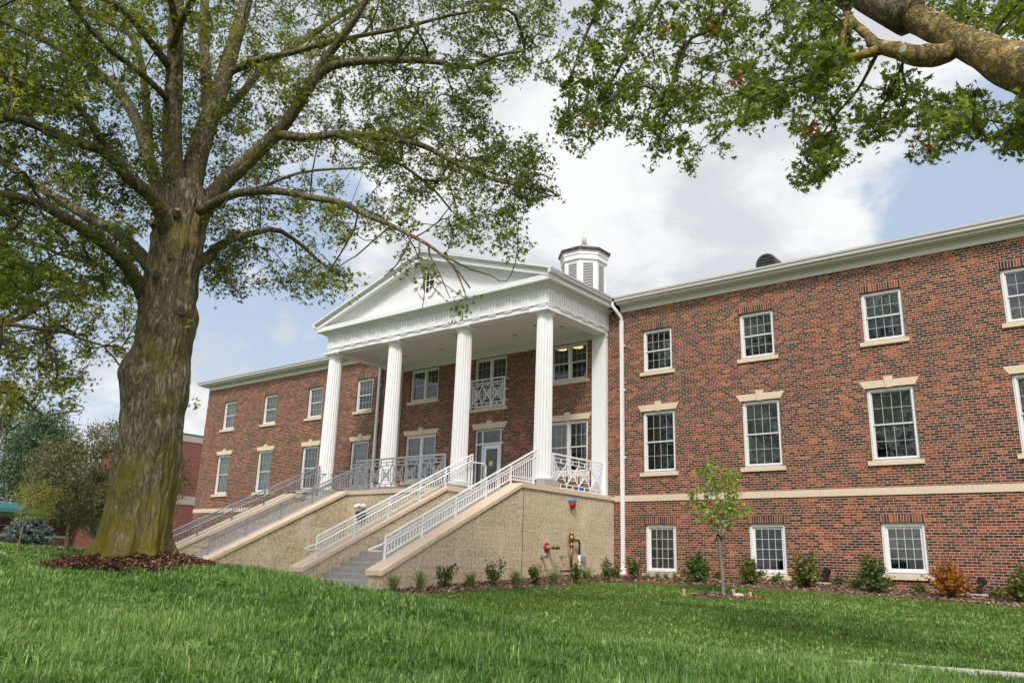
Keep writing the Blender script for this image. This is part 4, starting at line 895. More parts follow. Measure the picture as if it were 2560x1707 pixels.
# hooked handrail return by the door, and level ends at the left flight
mb = MB(); z2 = zc(18.6)+.37
mb.tube([(-16.60, 18.70, z2), (-16.60, 18.95, z2+.02), (-16.55, 19.25, z2+.02), (-16.55, 19.33, z2-.06), (-16.55, 19.33, FZ)], .0215, 10); mb.build('handrail_return', M['steelw'], R2, smooth=True)
mb = MB(); mb.tube([(-24.05, 18.70, z2), (-24.0, 19.0, z2+.0), (-23.9, 19.6, z2-.02), (-23.9, 19.68, z2-.1), (-23.9, 19.68, FZ)], .0215, 10); mb.build('handrail_return', M['steelg'], R4, smooth=True)
def lattice(name, a, b, z0, z1, nb, mat, label, cat='railing', group=None, posts=True):
    """panel railing between plan points a and b: rails, diamonds about each post line, a small square in each crossing"""
    r = empty(name, ((a[0]+b[0])/2, (a[1]+b[1])/2, z0), label, cat, group); A = Vector((a[0], a[1], 0)); D = Vector((b[0]-a[0], b[1]-a[1], 0)); h = z1-z0
    def P(t, f): q = A+D*t; return (q.x, q.y, z0+h*f)
    up = D.normalized().cross(Vector((0, 0, 1)))
    mb = MB(); mb.bar(P(-.005, .975), P(1.005, .975), .045, .05); mb.build('top_rail', mat, r, bevel=.004)
    mb = MB()
    for f in (.865, .755, .165, .055): mb.bar(P(0, f), P(1, f), .022, .022)
    mb.build('rail_bars', mat, r)
    for t in (0, 1): MB().bar(P(t, -.02), P(t, .95), .042, .042, up).build('post', mat, r)
    mb = MB(); ee = .10/D.length
    for t in (ee, 1-ee): mb.bar(P(t, .055), P(t, .95), .022, .022, up)
    s0, s1 = ee, 1-ee; w_ = (s1-s0)/nb
    lo, hi = .165, .755; mid = (lo+hi)/2
    for i in range(nb+1):
        t = s0+w_*i
        if 0 < i < nb:
            mb.bar(P(t, hi), P(t, .95), .030, .022, up); mb.bar(P(t, -.02), P(t, lo), .030, .022, up)
        for o in (-.13, .13):
            tt = t+o*w_
            if s0 <= tt <= s1: mb.bar(P(tt, lo+.26*.59*.5), P(tt, hi-.26*.59*.5), .018, .018, up)
        if 0 < i < nb: mb.bar(P(t-.13*w_, mid), P(t+.13*w_, mid), .018, .018)
        for o in (-.27, .27):
            tt = t+o*w_
            if s0 <= tt <= s1: mb.bar(P(tt, mid-.13), P(tt, mid+.13), .016, .016, up)
    for i in range(nb):
        t = s0+w_*i; c = t+w_/2
        mb.bar(P(t, lo), P(t+w_, hi), .024, .024, up); mb.bar(P(t, hi), P(t+w_, lo), .0235, .0235, up)
        q = .11*w_; e_ = .075
        for u0, v0, u1, v1 in ((-q, -e_, q, -e_), (-q, e_, q, e_), (-q, -e_, -q, e_), (q, -e_, q, e_)): mb.bar(P(c+u0*1.4, mid+v0), P(c+u1*1.4, mid+v1), .016, .016, up)
        q2 = .30*w_
        for v in (mid-.155, mid+.155): mb.bar(P(c-q2*.9, v), P(c+q2*.9, v), .016, .016)
        mb.bar(P(c, .755), P(c, .865), .03, .02, up); mb.bar(P(c, .055), P(c, .165), .03, .02, up)
    mb.build('lattice', mat, r); return r
lattice('porch_railing', (-14.12, 19.52), (-14.12, 22.30), 2.19, 3.25, 4, M['steelw'], 'white diamond lattice railing between the right column and the brick wall')
lattice('porch_railing', (-20.98, 17.88), (-16.95, 17.88), 2.19, 3.19, 7, M['steelg'], 'grey diamond lattice railing across the deck between the two flights')
lattice('porch_railing', (-24.3, 19.52), (-24.3, 22.30), 2.19, 3.25, 4, M['steelg'], 'grey diamond lattice railing at the far left end of the porch')
bal = lattice('balcony_railing', (-20.0, YW-.12), (-18.36, YW-.12), 5.56, 6.66, 3, M['steelw'], 'white lattice guard in front of the tall window above the entrance door')
mb = MB()
for z in (5.78, 6.18, 6.58):
    for x, s in ((-20.0, -1), (-18.36, 1)): mb.box(min(x, x+s*.1), max(x, x+s*.1), YW-.13, YW-.11, z-.02, z+.02); mb.box(x+s*.08-.02, x+s*.08+.02, YW-.13, YW, z-.03, z+.03)
mb.build('bracket', M['steelw'], bal)

# ------------------------------------------------------------------ fittings on the block wall (plane x = XO1)
xw = XO1-.02
def lth_x(prof, y, z, n=20): return MB().lathe([(r, x) for r, x in prof], n, (xw, y, z), 'x')
t = empty('fire_hose_inlet', (xw, 18.85, .5), 'brass hose inlet with a red wall plate on the block wall', 'hose inlet')
lth_x([(.02, .0), (.135, .0), (.14, .012), (.125, .03), (.06, .035), (.05, .04)], 18.85, .495, 28).build('wall_plate', M['redpaint'], t)
mb = lth_x([(.062, .03), (.062, .12), (.05, .12), (.05, .20), (.058, .20), (.058, .24), (.03, .24), (.03, .20)], 18.85, .495); mb.build('inlet', M['steel'], t)
mb = MB(); mb.tube([(xw+.2, 18.85, .495), (xw+.25, 18.98, .495), (xw+.25, 19.10, .49)], .042, 14); mb.tube([(xw+.22, 18.85, .495), (xw+.36, 18.83, .49)], .045, 14); mb.build('elbow', M['brass'], t, smooth=True)
mb = MB(); mb.lathe([(.0005, .0), (.034, .0)], 14, (xw+.362, 18.83, .49), 'x', False); mb.build('dark_opening', M['black'], t)
t = empty('drain_outlet', (xw, 18.62, .247), 'short zinc pipe outlet below the red plate on the block wall', 'pipe')
lth_x([(.02, .0), (.075, .0), (.075, .02), (.045, .025), (.045, .16), (.055, .16), (.055, .20), (.035, .20), (.035, .12)], 18.62, .247).build('pipe', M['steel'], t); MB().lathe([(.0005, .0), (.036, .0)], 14, (xw+.13, 18.62, .247), 'x', False).build('dark_opening', M['black'], t)
t = empty('wall_faucet', (xw, 19.53, .27), 'small zinc faucet on the block wall left of the copper pipes', 'faucet')
mb = lth_x([(.01, 0), (.045, 0), (.045, .01), (.02, .015), (.02, .07), (.03, .07), (.03, .1), (.005, .1)], 19.53, .27, 14); mb.tube([(xw+.06, 19.53, .27), (xw+.08, 19.53, .23), (xw+.08, 19.53, .20)], .018, 8); mb.build('spout', M['steel'], t); MB().lathe([(.005, .1), (.04, .1), (.04, .115), (.005, .115)], 8, (xw, 19.53, .28), 'x').build('handle', M['steel'], t)
t = empty('backflow_pipe', (xw+.12, 20.1, -.15), 'copper backflow pipe loop with a brass valve and a white lower leg', 'pipe')
xp = xw+.13; mb = MB(); mb.tube([(xp, 19.90, -.14), (xp, 19.90, .62)], .036, 14); mb.tube([(xp, 19.92, .74), (xp, 20.24, .74), (xp, 20.30, .71), (xp, 20.31, .64), (xp, 20.31, .36)], .032, 12)
mb.tube([(xp, 19.40, -.125), (xp, 19.95, -.13)], .03, 12); mb.tube([(xp, 20.20, -.14), (xp, 19.90, -.14)], .028, 12); mb.build('copper_pipe', M['copperpipe'], t, smooth=True)
MB().lathe([(.03, .55), (.052, .56), (.052, .62), (.04, .63), (.045, .68), (.075, .72), (.085, .78), (.075, .86), (.05, .87), (.05, .885), (.08, .89), (.075, .92), (.04, .935), (.005, .935)], 18, (xp, 19.90, 0)).build('valve', M['brass'], t, smooth=True)
mb = MB(); mb.tube([(xp, 20.305, .34), (xp, 20.305, -.20)], .036, 14); mb.build('white_leg', M['pvc'], t, smooth=True); MB().lathe([(.037, .33), (.039, .33), (.039, .365), (.037, .365)], 14, (xp, 20.305, 0)).build('blue_band', M['blue'], t)
mb = MB(); mb.bar((xp-.02, 19.86, .48), (xp+.02, 19.80, .26), .02, .012); mb.build('lever', M['black'], t)
mb = MB()
for yy in (19.55, 20.0, 20.2): mb.box(xw, xp, yy-.012, yy+.012, -.135, -.115)
mb.box(xw, xp, 19.89, 19.91, .38, .40); mb.box(xw, xp, 20.30, 20.32, .50, .52); mb.build('bracket', M['steel'], t)
t = empty('socket_box', (xw, 20.65, .22), 'grey weatherproof socket box on the block wall right of the pipes', 'socket box')
MB().box(xw, xw+.07, 20.58, 20.72, .15, .31).build('box', M['steel'], t, bevel=.006); MB().box(xw+.07, xw+.085, 20.575, 20.725, .16, .315).build('cover', M['steelg'], t, bevel=.004)
t = empty('fire_bell', (xw, 20.02, 1.79), 'red fire alarm bell with a blue hood high on the block wall', 'alarm')
lth_x([(.02, .0), (.06, .0), (.06, .05), (.115, .055), (.125, .08), (.115, .12), (.07, .15), (.005, .155)], 20.02, 1.76, 24).build('gong', M['redpaint'], t, smooth=True)
mb = MB(); mb.prism([(19.90, 1.83), (20.14, 1.83), (20.15, 1.88), (20.10, 1.915), (19.94, 1.915), (19.89, 1.88)], 'x', xw, xw+.15); mb.build('hood', M['bluecap'], t, bevel=.01)
# spotlight with two heads and a small black box on the wall of the pocket
t = empty('twin_spotlight', (-21.09, 18.4, 1.86), 'white twin-head floodlight high on the pocket wall between the flights', 'floodlight')
yq = CY1+.06; xq = -20.25
mb = MB(); mb.lathe([(.01, 0), (.075, 0), (.075, -.03), (.03, -.04)], 16, (xq, yq, 1.66), 'y'); mb.build('base', M['pvc'], t)
for s in (-1, 1):
    mb = MB(); mb.tube([(xq, yq-.03, 1.66), (xq+s*.05, yq-.10, 1.69), (xq+s*.10, yq-.13, 1.70), (xq+s*.17, yq-.22, 1.64), (xq+s*.19, yq-.25, 1.62)], [.015, .018, .045, .075, .078], 14); mb.build('lamp_head', M['pvc'], t, smooth=True)
t.location = (xq, yq, 1.66)
for ch in t.children: ch.location = (-21.09-xq+0, 18.4-yq, 1.86-1.66)
t = empty('black_satchel', (-20.35, yq-.1, 1.26), 'small black bag shaped box with a loop handle on the pocket wall', 'bag')
MB().prism([(-20.55, 1.26), (-20.15, 1.26), (-20.19, 1.50), (-20.51, 1.50)], 'y', yq-.13, yq-.005).build('body', M['black'], t, bevel=.02)
MB().tube([(-20.45, yq-.07, 1.49)]+[(-20.35+.10*math.cos(a), yq-.07, 1.53+.10*math.sin(a)) for a in [PI-PI*i/8 for i in range(9)]]+[(-20.25, yq-.07, 1.49)], .012, 8).build('handle', M['black'], t)
# blue bucket and yellow pot on the deck
t = empty('blue_bucket', (-14.86, 22.05, FZ), 'blue plastic bucket on the deck behind the white porch railing', 'bucket')
MB().lathe([(.10, FZ+.002), (.135, FZ+.30), (.15, FZ+.30), (.15, FZ+.33), (.125, FZ+.33), (.095, FZ+.02)], 24, (-14.86, 22.05, 0)).build('tub', M['blue'], t, smooth=False)
MB().lathe([(.15, FZ+.331), (.155, FZ+.34), (.155, FZ+.355), (.01, FZ+.36)], 24, (-14.86, 22.05, 0)).build('lid', M['blue'], t)
t = empty('yellow_pot', (-15.25, 22.0, FZ), 'small yellow pot standing on the deck left of the blue bucket', 'pot')
MB().lathe([(.06, FZ+.002), (.09, FZ+.19), (.10, FZ+.19), (.10, FZ+.22), (.08, FZ+.22), (.055, FZ+.03)], 20, (-15.25, 22.0, 0)).build('pot', M['brass'], t); MB().lathe([(.10, FZ+.221), (.06, FZ+.24), (.005, FZ+.245)], 20, (-15.25, 22.0, 0)).build('lid', M['yellow'], t)

# ------------------------------------------------------------------ trees
from mathutils import noise as mnoise
def project(P):
    P = np.asarray(P); r = np.array(CR); u = np.array(CU); f = np.array(_fw); dd = P@f; dd = np.where(dd < .05, .05, dd)
    return np.stack([PW/2+F_PX*(P@r)/dd, PH/2-F_PX*(P@u)/dd], 1), P@f > .1
D2S = 1/.91875
def spline(pts, n):
    P = np.array([list(p) for p in pts], float); m = len(P); t = np.linspace(0, m-1, n); out = []
    for x in t:
        i = min(int(x), m-2); f = x-i; p0, p1, p2, p3 = P[max(i-1, 0)], P[i], P[i+1], P[min(i+2, m-1)]
        out.append(.5*((2*p1)+(-p0+p2)*f+(2*p0-5*p1+4*p2-p3)*f*f+(-p0+3*p1-3*p2+p3)*f**3))
    return np.array(out)
class Skel:
    """a tree's limbs and twigs: every node knows its parent; twig radii add up towards the trunk"""
    def __init__(s): s.p = []; s.par = []; s.fix = []; s.limbs = []
    def limb(s, pts, r0, r1, n=14):
        q = spline(pts, n); prev = -1; ids = []
        for i, x in enumerate(q):
            s.p.append(np.array(x)); s.par.append(prev); s.fix.append(r0+(r1-r0)*(i/(n-1))**.8); prev = len(s.p)-1; ids.append(prev)
        s.limbs.append(ids); return ids
    def grow(s, targets, order, sag=.12, seg=4, wig=.05):
        P = np.array(s.p); cap = len(P)+len(targets)*seg+5; A = np.zeros((cap, 3)); A[:len(P)] = P; n = len(P); tips = []
        for k in order:
            t = targets[k]; d2 = ((A[:n]-t)**2).sum(1); j = int(d2.argmin()); L = math.sqrt(d2[j])
            if L < .03: continue
            a = A[j]; pj = s.par[j]; dirp = (a-A[pj])/(np.linalg.norm(a-A[pj])+1e-6) if pj >= 0 else np.zeros(3)
            ctrl = a+dirp*L*.35+np.array([0, 0, 1.])*L*sag+rng.normal(0, wig, 3)*L
            prev = j; m = max(2, min(seg, int(L/.18)+1))
            for i in range(1, m+1):
                f = i/m; x = a*(1-f)**2+ctrl*2*f*(1-f)+t*f*f+(rng.normal(0, wig*.25, 3)*L if i < m else 0)
                A[n] = x; s.p.append(x); s.par.append(prev); s.fix.append(0); prev = n; n += 1
            tips.append(prev)
        return tips
    def mesh(s, parent, lname, lmat, tname, tmat, rt=.0035, ex=2.2, nlimb=12, rmax=.05):
        n = len(s.p); acc = np.zeros(n); has = np.zeros(n, bool)
        for i in range(n):
            if s.par[i] >= 0: has[s.par[i]] = True
        for i in range(n-1, -1, -1):
            if s.fix[i]: continue
            if not has[i]: acc[i] = rt**ex
            if s.par[i] >= 0 and not s.fix[s.par[i]]: acc[s.par[i]] += acc[i]
        R = np.minimum(np.maximum(acc, rt**ex)**(1/ex), rmax)
        mb = MB()
        for ids in s.limbs:
            if s.fix[ids[0]] > .012: 
                pts = [s.p[i] for i in ids]; mb.tube(pts, [s.fix[i] for i in ids], nlimb)
        if mb.v: mb.build(lname, lmat, parent, smooth=True, fix=False)
        kids = {}
        for i in range(n):
            if not s.fix[i] and s.par[i] >= 0: kids.setdefault(s.par[i], []).append(i)
        mb = MB(); seen = set()
        for i in range(n):
            for c in kids.get(i, []):
                if c in seen: continue
                # follow the strongest child to make one long tube
                ch = [i, c]; seen.add(c)
                while True:
                    kk = [q for q in kids.get(ch[-1], []) if q not in seen]
                    if not kk: break
                    b = max(kk, key=lambda q: R[q])
                    if R[b] < .55*R[ch[-1]]: break
                    ch.append(b); seen.add(b)
                rr = [min(R[c]*1.15, s.fix[i]*.7 if s.fix[i] else R[i])]+[R[q] for q in ch[1:]]; rr[-1] *= .6
                mb.tube([s.p[q] for q in ch], rr, 7 if rr[0] > .02 else 4 if rr[0] > .008 else 3, caps=False)
        if mb.v: mb.build(tname, tmat, parent, smooth=True, fix=False)
def sample_polys(polys, n):
    """random pixels of the photograph inside weighted outlines"""
    out = []
    tot = sum(w_ for _, w_ in polys)
    for P, w_ in polys:
        m = int(round(n*w_/tot)); xs = [p[0] for p in P]; ys = [p[1] for p in P]; got = []
        while len(got) < m:
            x = rng.uniform(min(xs), max(xs), 4*m); y = rng.uniform(min(ys), max(ys), 4*m); k = in_poly(x, y, P); got += list(zip(x[k], y[k]))
        out += got[:m]
    return np.array(out)
def twiglets(s, tips, k, L):
    """short side shoots near every tip, so that leaves sit in sprays"""
    out = []
    for t in tips:
        q = s.par[t]; b = s.p[q] if q >= 0 else s.p[t]; out.append(t)
        d0 = s.p[t]-b; n0 = np.linalg.norm(d0)+1e-6
        for i in range(k):
            a = b+d0*rng.uniform(.25, .95); d = d0/n0*.7+rng.normal(0, .75, 3)+np.array([0, 0, -.12]); d /= np.linalg.norm(d); l_ = L*rng.uniform(.5, 1.25)
            s.p.append(a); s.par.append(q if q >= 0 else t); s.fix.append(0); j = len(s.p)-1
            s.p.append(a+d*l_); s.par.append(j); s.fix.append(0); out.append(len(s.p)-1)
    return out
def leafcloud(tips, s, per, rad, hang=.25):
    """leaf positions strewn along the last twig before every tip"""
    P = []
    for t in tips:
        a = s.p[t]; q = s.par[t]; b = s.p[q] if q >= 0 else a; k = int(max(3, rng.normal(per, per*.35)))
        f = rng.random((k, 1))**.7; c = b*(1-f)+a*f; P.append(c+rng.normal(0, rad, (k, 3))*np.array([1, 1, .8])+np.array([0, 0, -hang*rad]))
    return np.concatenate(P)

# --- the old oak on the mound
DT = 14.0
oak = empty('oak_tree', (TX, TY, h1(TX, TY)), 'huge old oak with a thick mossy trunk standing in a mulch ring at the left', 'tree')
def trunk_mesh():
    outl = [(1312, 172, 416), (1296, 190, 405), (1275, 208, 395), (1250, 222, 390), (1220, 236, 391), (1150, 253, 399), (1100, 261, 405), (1050, 268, 410), (1000, 275, 415), (950, 281, 422), (905, 279, 429), (870, 276, 433), (845, 287, 437), (800, 305, 440), (765, 311, 447), (730, 318, 449), (700, 323, 451), (650, 331, 455), (600, 343, 462), (550, 353, 468), (505, 362, 474), (465, 376, 480), (430, 385, 478)]
    rows = []
    for y, a, b in outl:
        c = at_dist((a+b)/2*D2S, y*D2S, DT); dpt = c.dot(_fw); rows.append((np.array(c), (b-a)*D2S/2*dpt/F_PX))
    n = 170; C = spline([list(c)+[r] for c, r in rows], 330); mb = MB(); vs = []
    knots = [(418, 712, .10, .16), (590-250, 800, .07, .15), (440, 760, .10, .14), (300, 880, .12, .2), (352, 935, .08, .22), (395, 1000, .05, .2), (330, 1040, .05, .25), (405, 560, .08, .2), (380, 590, .08, .16)]
    kw = [(np.array(at_dist(x*D2S, y*D2S, DT-.5)), a, r) for x, y, a, r in knots]
    for c in C:
        z = c[2]
        base = max(0, 1-(z-h1(TX, TY))/1.0)
        for k_ in range(n):
            a = 2*PI*k_/n; d = np.array([math.cos(a), math.sin(a), 0]); r = c[3]*.94
            q = c[:3]+d*r
            ridge = mnoise.noise(Vector((math.cos(a)*5.5, math.sin(a)*5.5, z*.9)))*.030+mnoise.noise(Vector((math.cos(a)*15, math.sin(a)*15, z*2.2)))*.014+(abs(mnoise.noise(Vector((math.cos(a)*9+z*.15, math.sin(a)*9, z*1.3))))*.055+abs(mnoise.noise(Vector((math.cos(a)*20, math.sin(a)*20+z*.2, z*3.2))))*.030-.015)
            lump = mnoise.noise(Vector((q[0]*1.9, q[1]*1.9, z*1.9)))*.06+mnoise.noise(Vector((q[0]*4.5, q[1]*4.5, z*3.8)))*.03
            root = base**2*.10*(math.sin(a*6+.7)+.5*math.sin(a*11+2))
            kb = sum(am*math.exp(-((q-w_)**2).sum()/(rr*rr)) for w_, am, rr in kw)
            q = c[:3]+d*(r*(1+.0*kb)+ridge+lump+root+kb*.8); vs.append(tuple(q))
    m = len(C); mb.add(vs, [(i*n+k_, i*n+(k_+1) % n, (i+1)*n+(k_+1) % n, (i+1)*n+k_) for i in range(m-1) for k_ in range(n)]+[tuple(range((m-1)*n, m*n))])
    return mb.build('trunk', M['bark'], oak, smooth=True, fix=False)
trunk_mesh()
def scar(px, py, r, mat, tilt=(0, -1, .3), dist=DT-.47, name='branch_scar'):
    c = at_dist(px*D2S, py*D2S, dist); d = Vector(tilt).normalized(); mb = MB(); x = d.cross(Vector((0, 0, 1))).normalized(); y = d.cross(x)
    ri = [(r*1.25, -.10), (r*1.18, -.01), (r, .02), (r*.9, .012)]; n = 18; vs = []
    for rr, o in ri: vs += [c+d*o+(x*math.cos(2*PI*i/n)*.8+y*math.sin(2*PI*i/n))*rr for i in range(n)]
    mb.cur = 0; mb.add(vs, [(q*n+i, q*n+(i+1) % n, q*n+n+(i+1) % n, q*n+n+i) for q in range(3) for i in range(n)]); mb.cur = 1; mb.add(vs[-n:], [tuple(range(n))])
    mb.build(name, M['bark'], oak, smooth=False, mats=[M['bark'], mat])
toC = Vector((-TX, -TY, 0)).normalized()
def tl(s, u): v = toC + Vector((-toC.y, toC.x, 0))*s + Vector((0, 0, u)); return v
scar(407, 482, .055, M['cutwood'], tl(.1, 1.0)); scar(349, 511, .06, M['cutwood'], tl(-.8, .6), DT-.2); scar(458, 553, .10, M['cutwood'], tl(.9, .1), DT-.22)
scar(417, 713, .075, M['dark'], tl(.35, 0)); scar(440, 742, .05, M['dark'], tl(.6, -.2), DT-.42); scar(319, 800, .09, M['dark'], tl(-.75, 0), DT-.36); scar(391, 588, .06, M['dark'], tl(0, .2)); scar(358, 628, .06, M['dark'], tl(-.4, .1))
S = Skel()
def L(pts, w0, w1, n=16):
    """limb from photo pixels (2560 scale) with distances, widths in photo pixels"""
    q = [at_dist(x, y, DT+o) for x, y, o in pts]; a = q[0].dot(_fw)/F_PX/2; b = q[-1].dot(_fw)/F_PX/2
    return S.limb(q, w0*a, w1*b, n)
L([(445, 540, 0), (432, 420, -.1), (430, 300, -.3), (437, 170, -.4), (440, 40, -.6), (446, -120, -.8), (455, -330, -.9), (470, -560, -1)], 58, 22, 20)
L([(462, 560, .1), (485, 420, .2), (515, 320, .3), (545, 240, .4), (575, 140, .5), (605, 40, .6), (640, -90, .8), (700, -300, 1), (760, -480, 1.2)], 66, 18, 20)
L([(525, 330, .35), (515, 200, .9), (510, 60, 1.3), (520, -120, 1.6), (530, -300, 2)], 34, 14)
L([(490, 565, .1), (530, 490, .0), (600, 420, -.3), (660, 365, -.5), (720, 300, -.8), (770, 220, -1.0), (815, 172, -1.2), (880, 155, -1.5), (1000, 150, -1.8), (1090, 155, -2.1), (1170, 170, -2.4), (1240, 140, -2.7), (1310, 128, -2.9)], 50, 5, 26)
L([(770, 215, -1), (820, 140, -1.3), (880, 60, -1.7), (930, -30, -2), (990, -150, -2.5)], 28, 9)
L([(690, 335, -.65), (770, 345, -1), (850, 335, -1.3), (960, 345, -1.6), (1060, 365, -1.9), (1130, 405, -2.1), (1220, 445, -2.4), (1320, 470, -2.6), (1380, 490, -2.8)], 26, 4, 20)
L([(840, 337, -1.3), (920, 375, -1.1), (1000, 410, -1.0), (1080, 470, -.9), (1130, 530, -.8)], 13, 4)
L([(500, 530, -.3), (540, 505, -.7), (600, 482, -1.2), (700, 478, -1.8), (780, 495, -2.3), (850, 505, -2.6), (910, 535, -3), (970, 560, -3.3), (1030, 590, -3.7), (1075, 615, -4), (1130, 660, -4.3), (1175, 720, -4.5)], 26, 4, 24)
L([(480, 680, .1), (520, 640, .4), (560, 607, .6), (625, 585, .9), (690, 574, 1.2), (750, 610, 1.5), (800, 655, 1.7), (848, 690, 1.8)], 30, 5)
L([(360, 740, -.1), (335, 690, -.4), (290, 635, -.9), (235, 590, -1.4), (180, 555, -1.8), (110, 515, -2.2), (40, 490, -2.6), (-80, 470, -3.2), (-200, 440, -3.8)], 40, 14)
L([(385, 680, .1), (345, 630, .5), (290, 580, .9), (223, 545, 1.3), (150, 500, 1.8), (89, 464, 2.3), (30, 420, 2.8), (-80, 350, 3.4)], 38, 14)
L([(420, 600, -.2), (402, 530, -.5), (370, 482, -.8), (312, 437, -1.2), (268, 380, -1.6), (179, 353, -2.1), (89, 312, -2.5), (0, 286, -3), (-120, 250, -3.6)], 42, 18)
L([(268, 382, -1.6), (235, 320, -1.9), (180, 250, -2.2), (134, 225, -2.5), (70, 205, -2.8), (-20, 185, -3.3)], 20, 9)
L([(415, 570, .4), (395, 470, .7), (372, 400, 1.0), (345, 310, 1.4), (300, 230, 1.9), (235, 175, 2.3), (170, 130, 2.8), (90, 90, 3.2), (0, 50, 3.8), (-100, 20, 4.2)], 40, 14)
L([(372, 400, 1.0), (368, 300, 1.3), (360, 200, 1.5), (335, 100, 1.8), (280, 60, 2.2), (200, 20, 2.5), (100, -60, 3)], 26, 10)
L([(425, 170, -.4), (380, 110, -.9), (330, 50, -1.3), (290, 15, -1.7), (220, -20, -2.1), (120, -60, -2.7)], 22, 8)
L([(420, 250, -.3), (360, 190, -1.4), (270, 120, -2.0), (200, 40, -2.6), (150, -40, -3.1)], 18, 8)
L([(540, 290, .5), (600, 240, 1.2), (660, 170, 1.9), (760, 100, 2.5), (850, 40, 3), (960, -20, 3.6), (1080, -80, 4.2)], 26, 8)
L([(560, 190, .5), (640, 150, .1), (720, 135, -.3), (800, 112, -.7), (900, 90, -1.1), (1010, 70, -1.5), (1120, 40, -1.9), (1240, 20, -2.4)], 20, 6)
L([(480, 560, .6), (560, 500, 1.6), (650, 470, 2.4), (760, 430, 3), (900, 420, 3.5)], 18, 5)
L([(430, 120, -.5), (470, 20, -2), (540, -80, -3.2), (640, -150, -4.2)], 20, 8); L([(440, 60, -.6), (410, -60, -2.2), (340, -180, -3.6), (240, -260, -4.8)], 20, 8)
# dead twigs hanging in front of the pediment
DEAD = [[(1050, 602, -3.9), (1048, 640, -3.95), (1056, 680, -4), (1062, 720, -4.0), (1056, 770, -4)], [(1072, 614, -4), (1075, 640, -4), (1095, 675, -4.05), (1110, 710, -4.1), (1125, 745, -4.1)], [(1085, 655, -4.05), (1068, 690, -4.05), (1080, 715, -4.05), (1110, 745, -4.1)],
        [(1130, 660, -4.3), (1150, 700, -4.4), (1165, 740, -4.45)], [(1030, 590, -3.7), (1005, 640, -3.8), (985, 670, -3.8), (960, 690, -3.8)], [(1110, 640, -4.2), (1175, 672, -4.3), (1230, 690, -4.4), (1250, 705, -4.4)], [(980, 562, -3.4), (935, 600, -3.3), (890, 640, -3.2), (850, 665, -3.2), (800, 730, -3.2)]]
for p in DEAD: S.limb([at_dist(x, y, DT+o) for x, y, o in p], .016, .005, 9)
def d2s(P): return [(x*D2S, y*D2S) for x, y in P]
OAKP = [
 (d2s([(-110, -80), (1285, -80), (1275, 40), (1250, 180), (1130, 215), (1040, 240), (900, 330), (760, 330), (600, 420), (500, 400), (380, 480), (330, 520), (-110, 520)]), 1.0),
 (d2s([(900, 230), (1120, 200), (1110, 270), (1240, 310), (1300, 400), (1308, 455), (1245, 470), (1230, 530), (1170, 560), (1060, 520), (900, 420), (760, 380)]), .16),
 (d2s([(480, 440), (760, 400), (980, 480), (1120, 540), (1210, 560), (1100, 560), (1000, 540), (860, 520), (760, 580), (660, 560), (560, 600), (480, 640)]), .075),
 (d2s([(470, 560), (640, 560), (760, 600), (820, 650), (700, 680), (620, 640), (560, 680), (470, 660)]), .05),
 (d2s([(880, 555), (960, 570), (1060, 570), (1040, 620), (990, 670), (935, 650), (900, 610)]), .0025),
 (d2s([(1030, 690), (1090, 660), (1095, 700), (1050, 720)]), .001),
 (d2s([(-110, 500), (330, 520), (320, 640), (180, 690), (-110, 720)]), .11)]
def limb_targets(S, polys, n, sd=.75, maxpx=260, bias=.7):
    px = sample_polys(polys, n); ids = [i for l in S.limbs for i in l]; P = np.array([S.p[i] for i in ids]); pp, ok = project(P); hd = np.hypot(P[:, 0], P[:, 1])
    T = []; K = []
    for x, y in px:
        d = np.hypot(pp[:, 0]-x, pp[:, 1]-y); cand = np.argsort(d)[:6]; j = cand[rng.integers(0, 6)]; dm = d[j]
        T.append(np.array(at_dist(x, y, hd[j]+rng.normal(bias, sd+min(dm, maxpx)*.0035)))); K.append(d.min())
    return np.array(T), np.argsort(K)
def offframe(S, c, R, n, zmin):
    """more crown outside the picture so the tree is whole from other viewpoints"""
    T = []
    while len(T) < n:
        q = rng.normal(size=3); q /= np.linalg.norm(q); q = np.array(c)+q*np.array(R)*rng.uniform(.55, 1.0); pp, ok = project(q[None])
        if q[2] < zmin or (ok[0] and -60 < pp[0, 0] < PW+60 and -60 < pp[0, 1] < PH+60): continue
        T.append(q)
    T = np.array(T); ids = np.array(S.p); o = np.argsort([((ids-t)**2).sum(1).min() for t in T]); return T, o
T, o = limb_targets(S, OAKP, 2150); tips = S.grow(T, o)
T2, o2 = offframe(S, (TX, TY, 11.5), (8.5, 8.5, 7.0), 800, 5.0); tips2 = S.grow(T2, o2, seg=5)
tips = twiglets(S, tips, 4, .30)
S.mesh(oak, 'limbs', M['limbbark'], 'twigs', M['twig'], rt=.0025)
pts = leafcloud(tips, S, 8.5, .055); pts2 = leafcloud(tips2, S, 40, .28)
leaves('crown', np.concatenate([pts, pts2]), .064, M['oakleaf'], oak, rnd=(np.clip(rng.beta(1.6, 2.0, len(pts)+len(pts2))*.85+.2*np.sin(np.concatenate([pts, pts2])[:, 0]*1.1+2)*np.sin(np.concatenate([pts, pts2])[:, 2]*.9), 0, .93)+.07*(rng.random(len(pts)+len(pts2)) < .008)))  # slow waves of yellower leaf colour stand in for back-lit patches
# shoots on the trunk
for x, y in ((437, 742), (450, 1005)):
    c = np.array(at_dist(x*D2S, y*D2S*(1 if y < 800 else .92), DT-.56)); leaves('shoot', c+rng.normal(0, .045, (14, 3)), .06, M['limeleaf'], oak)

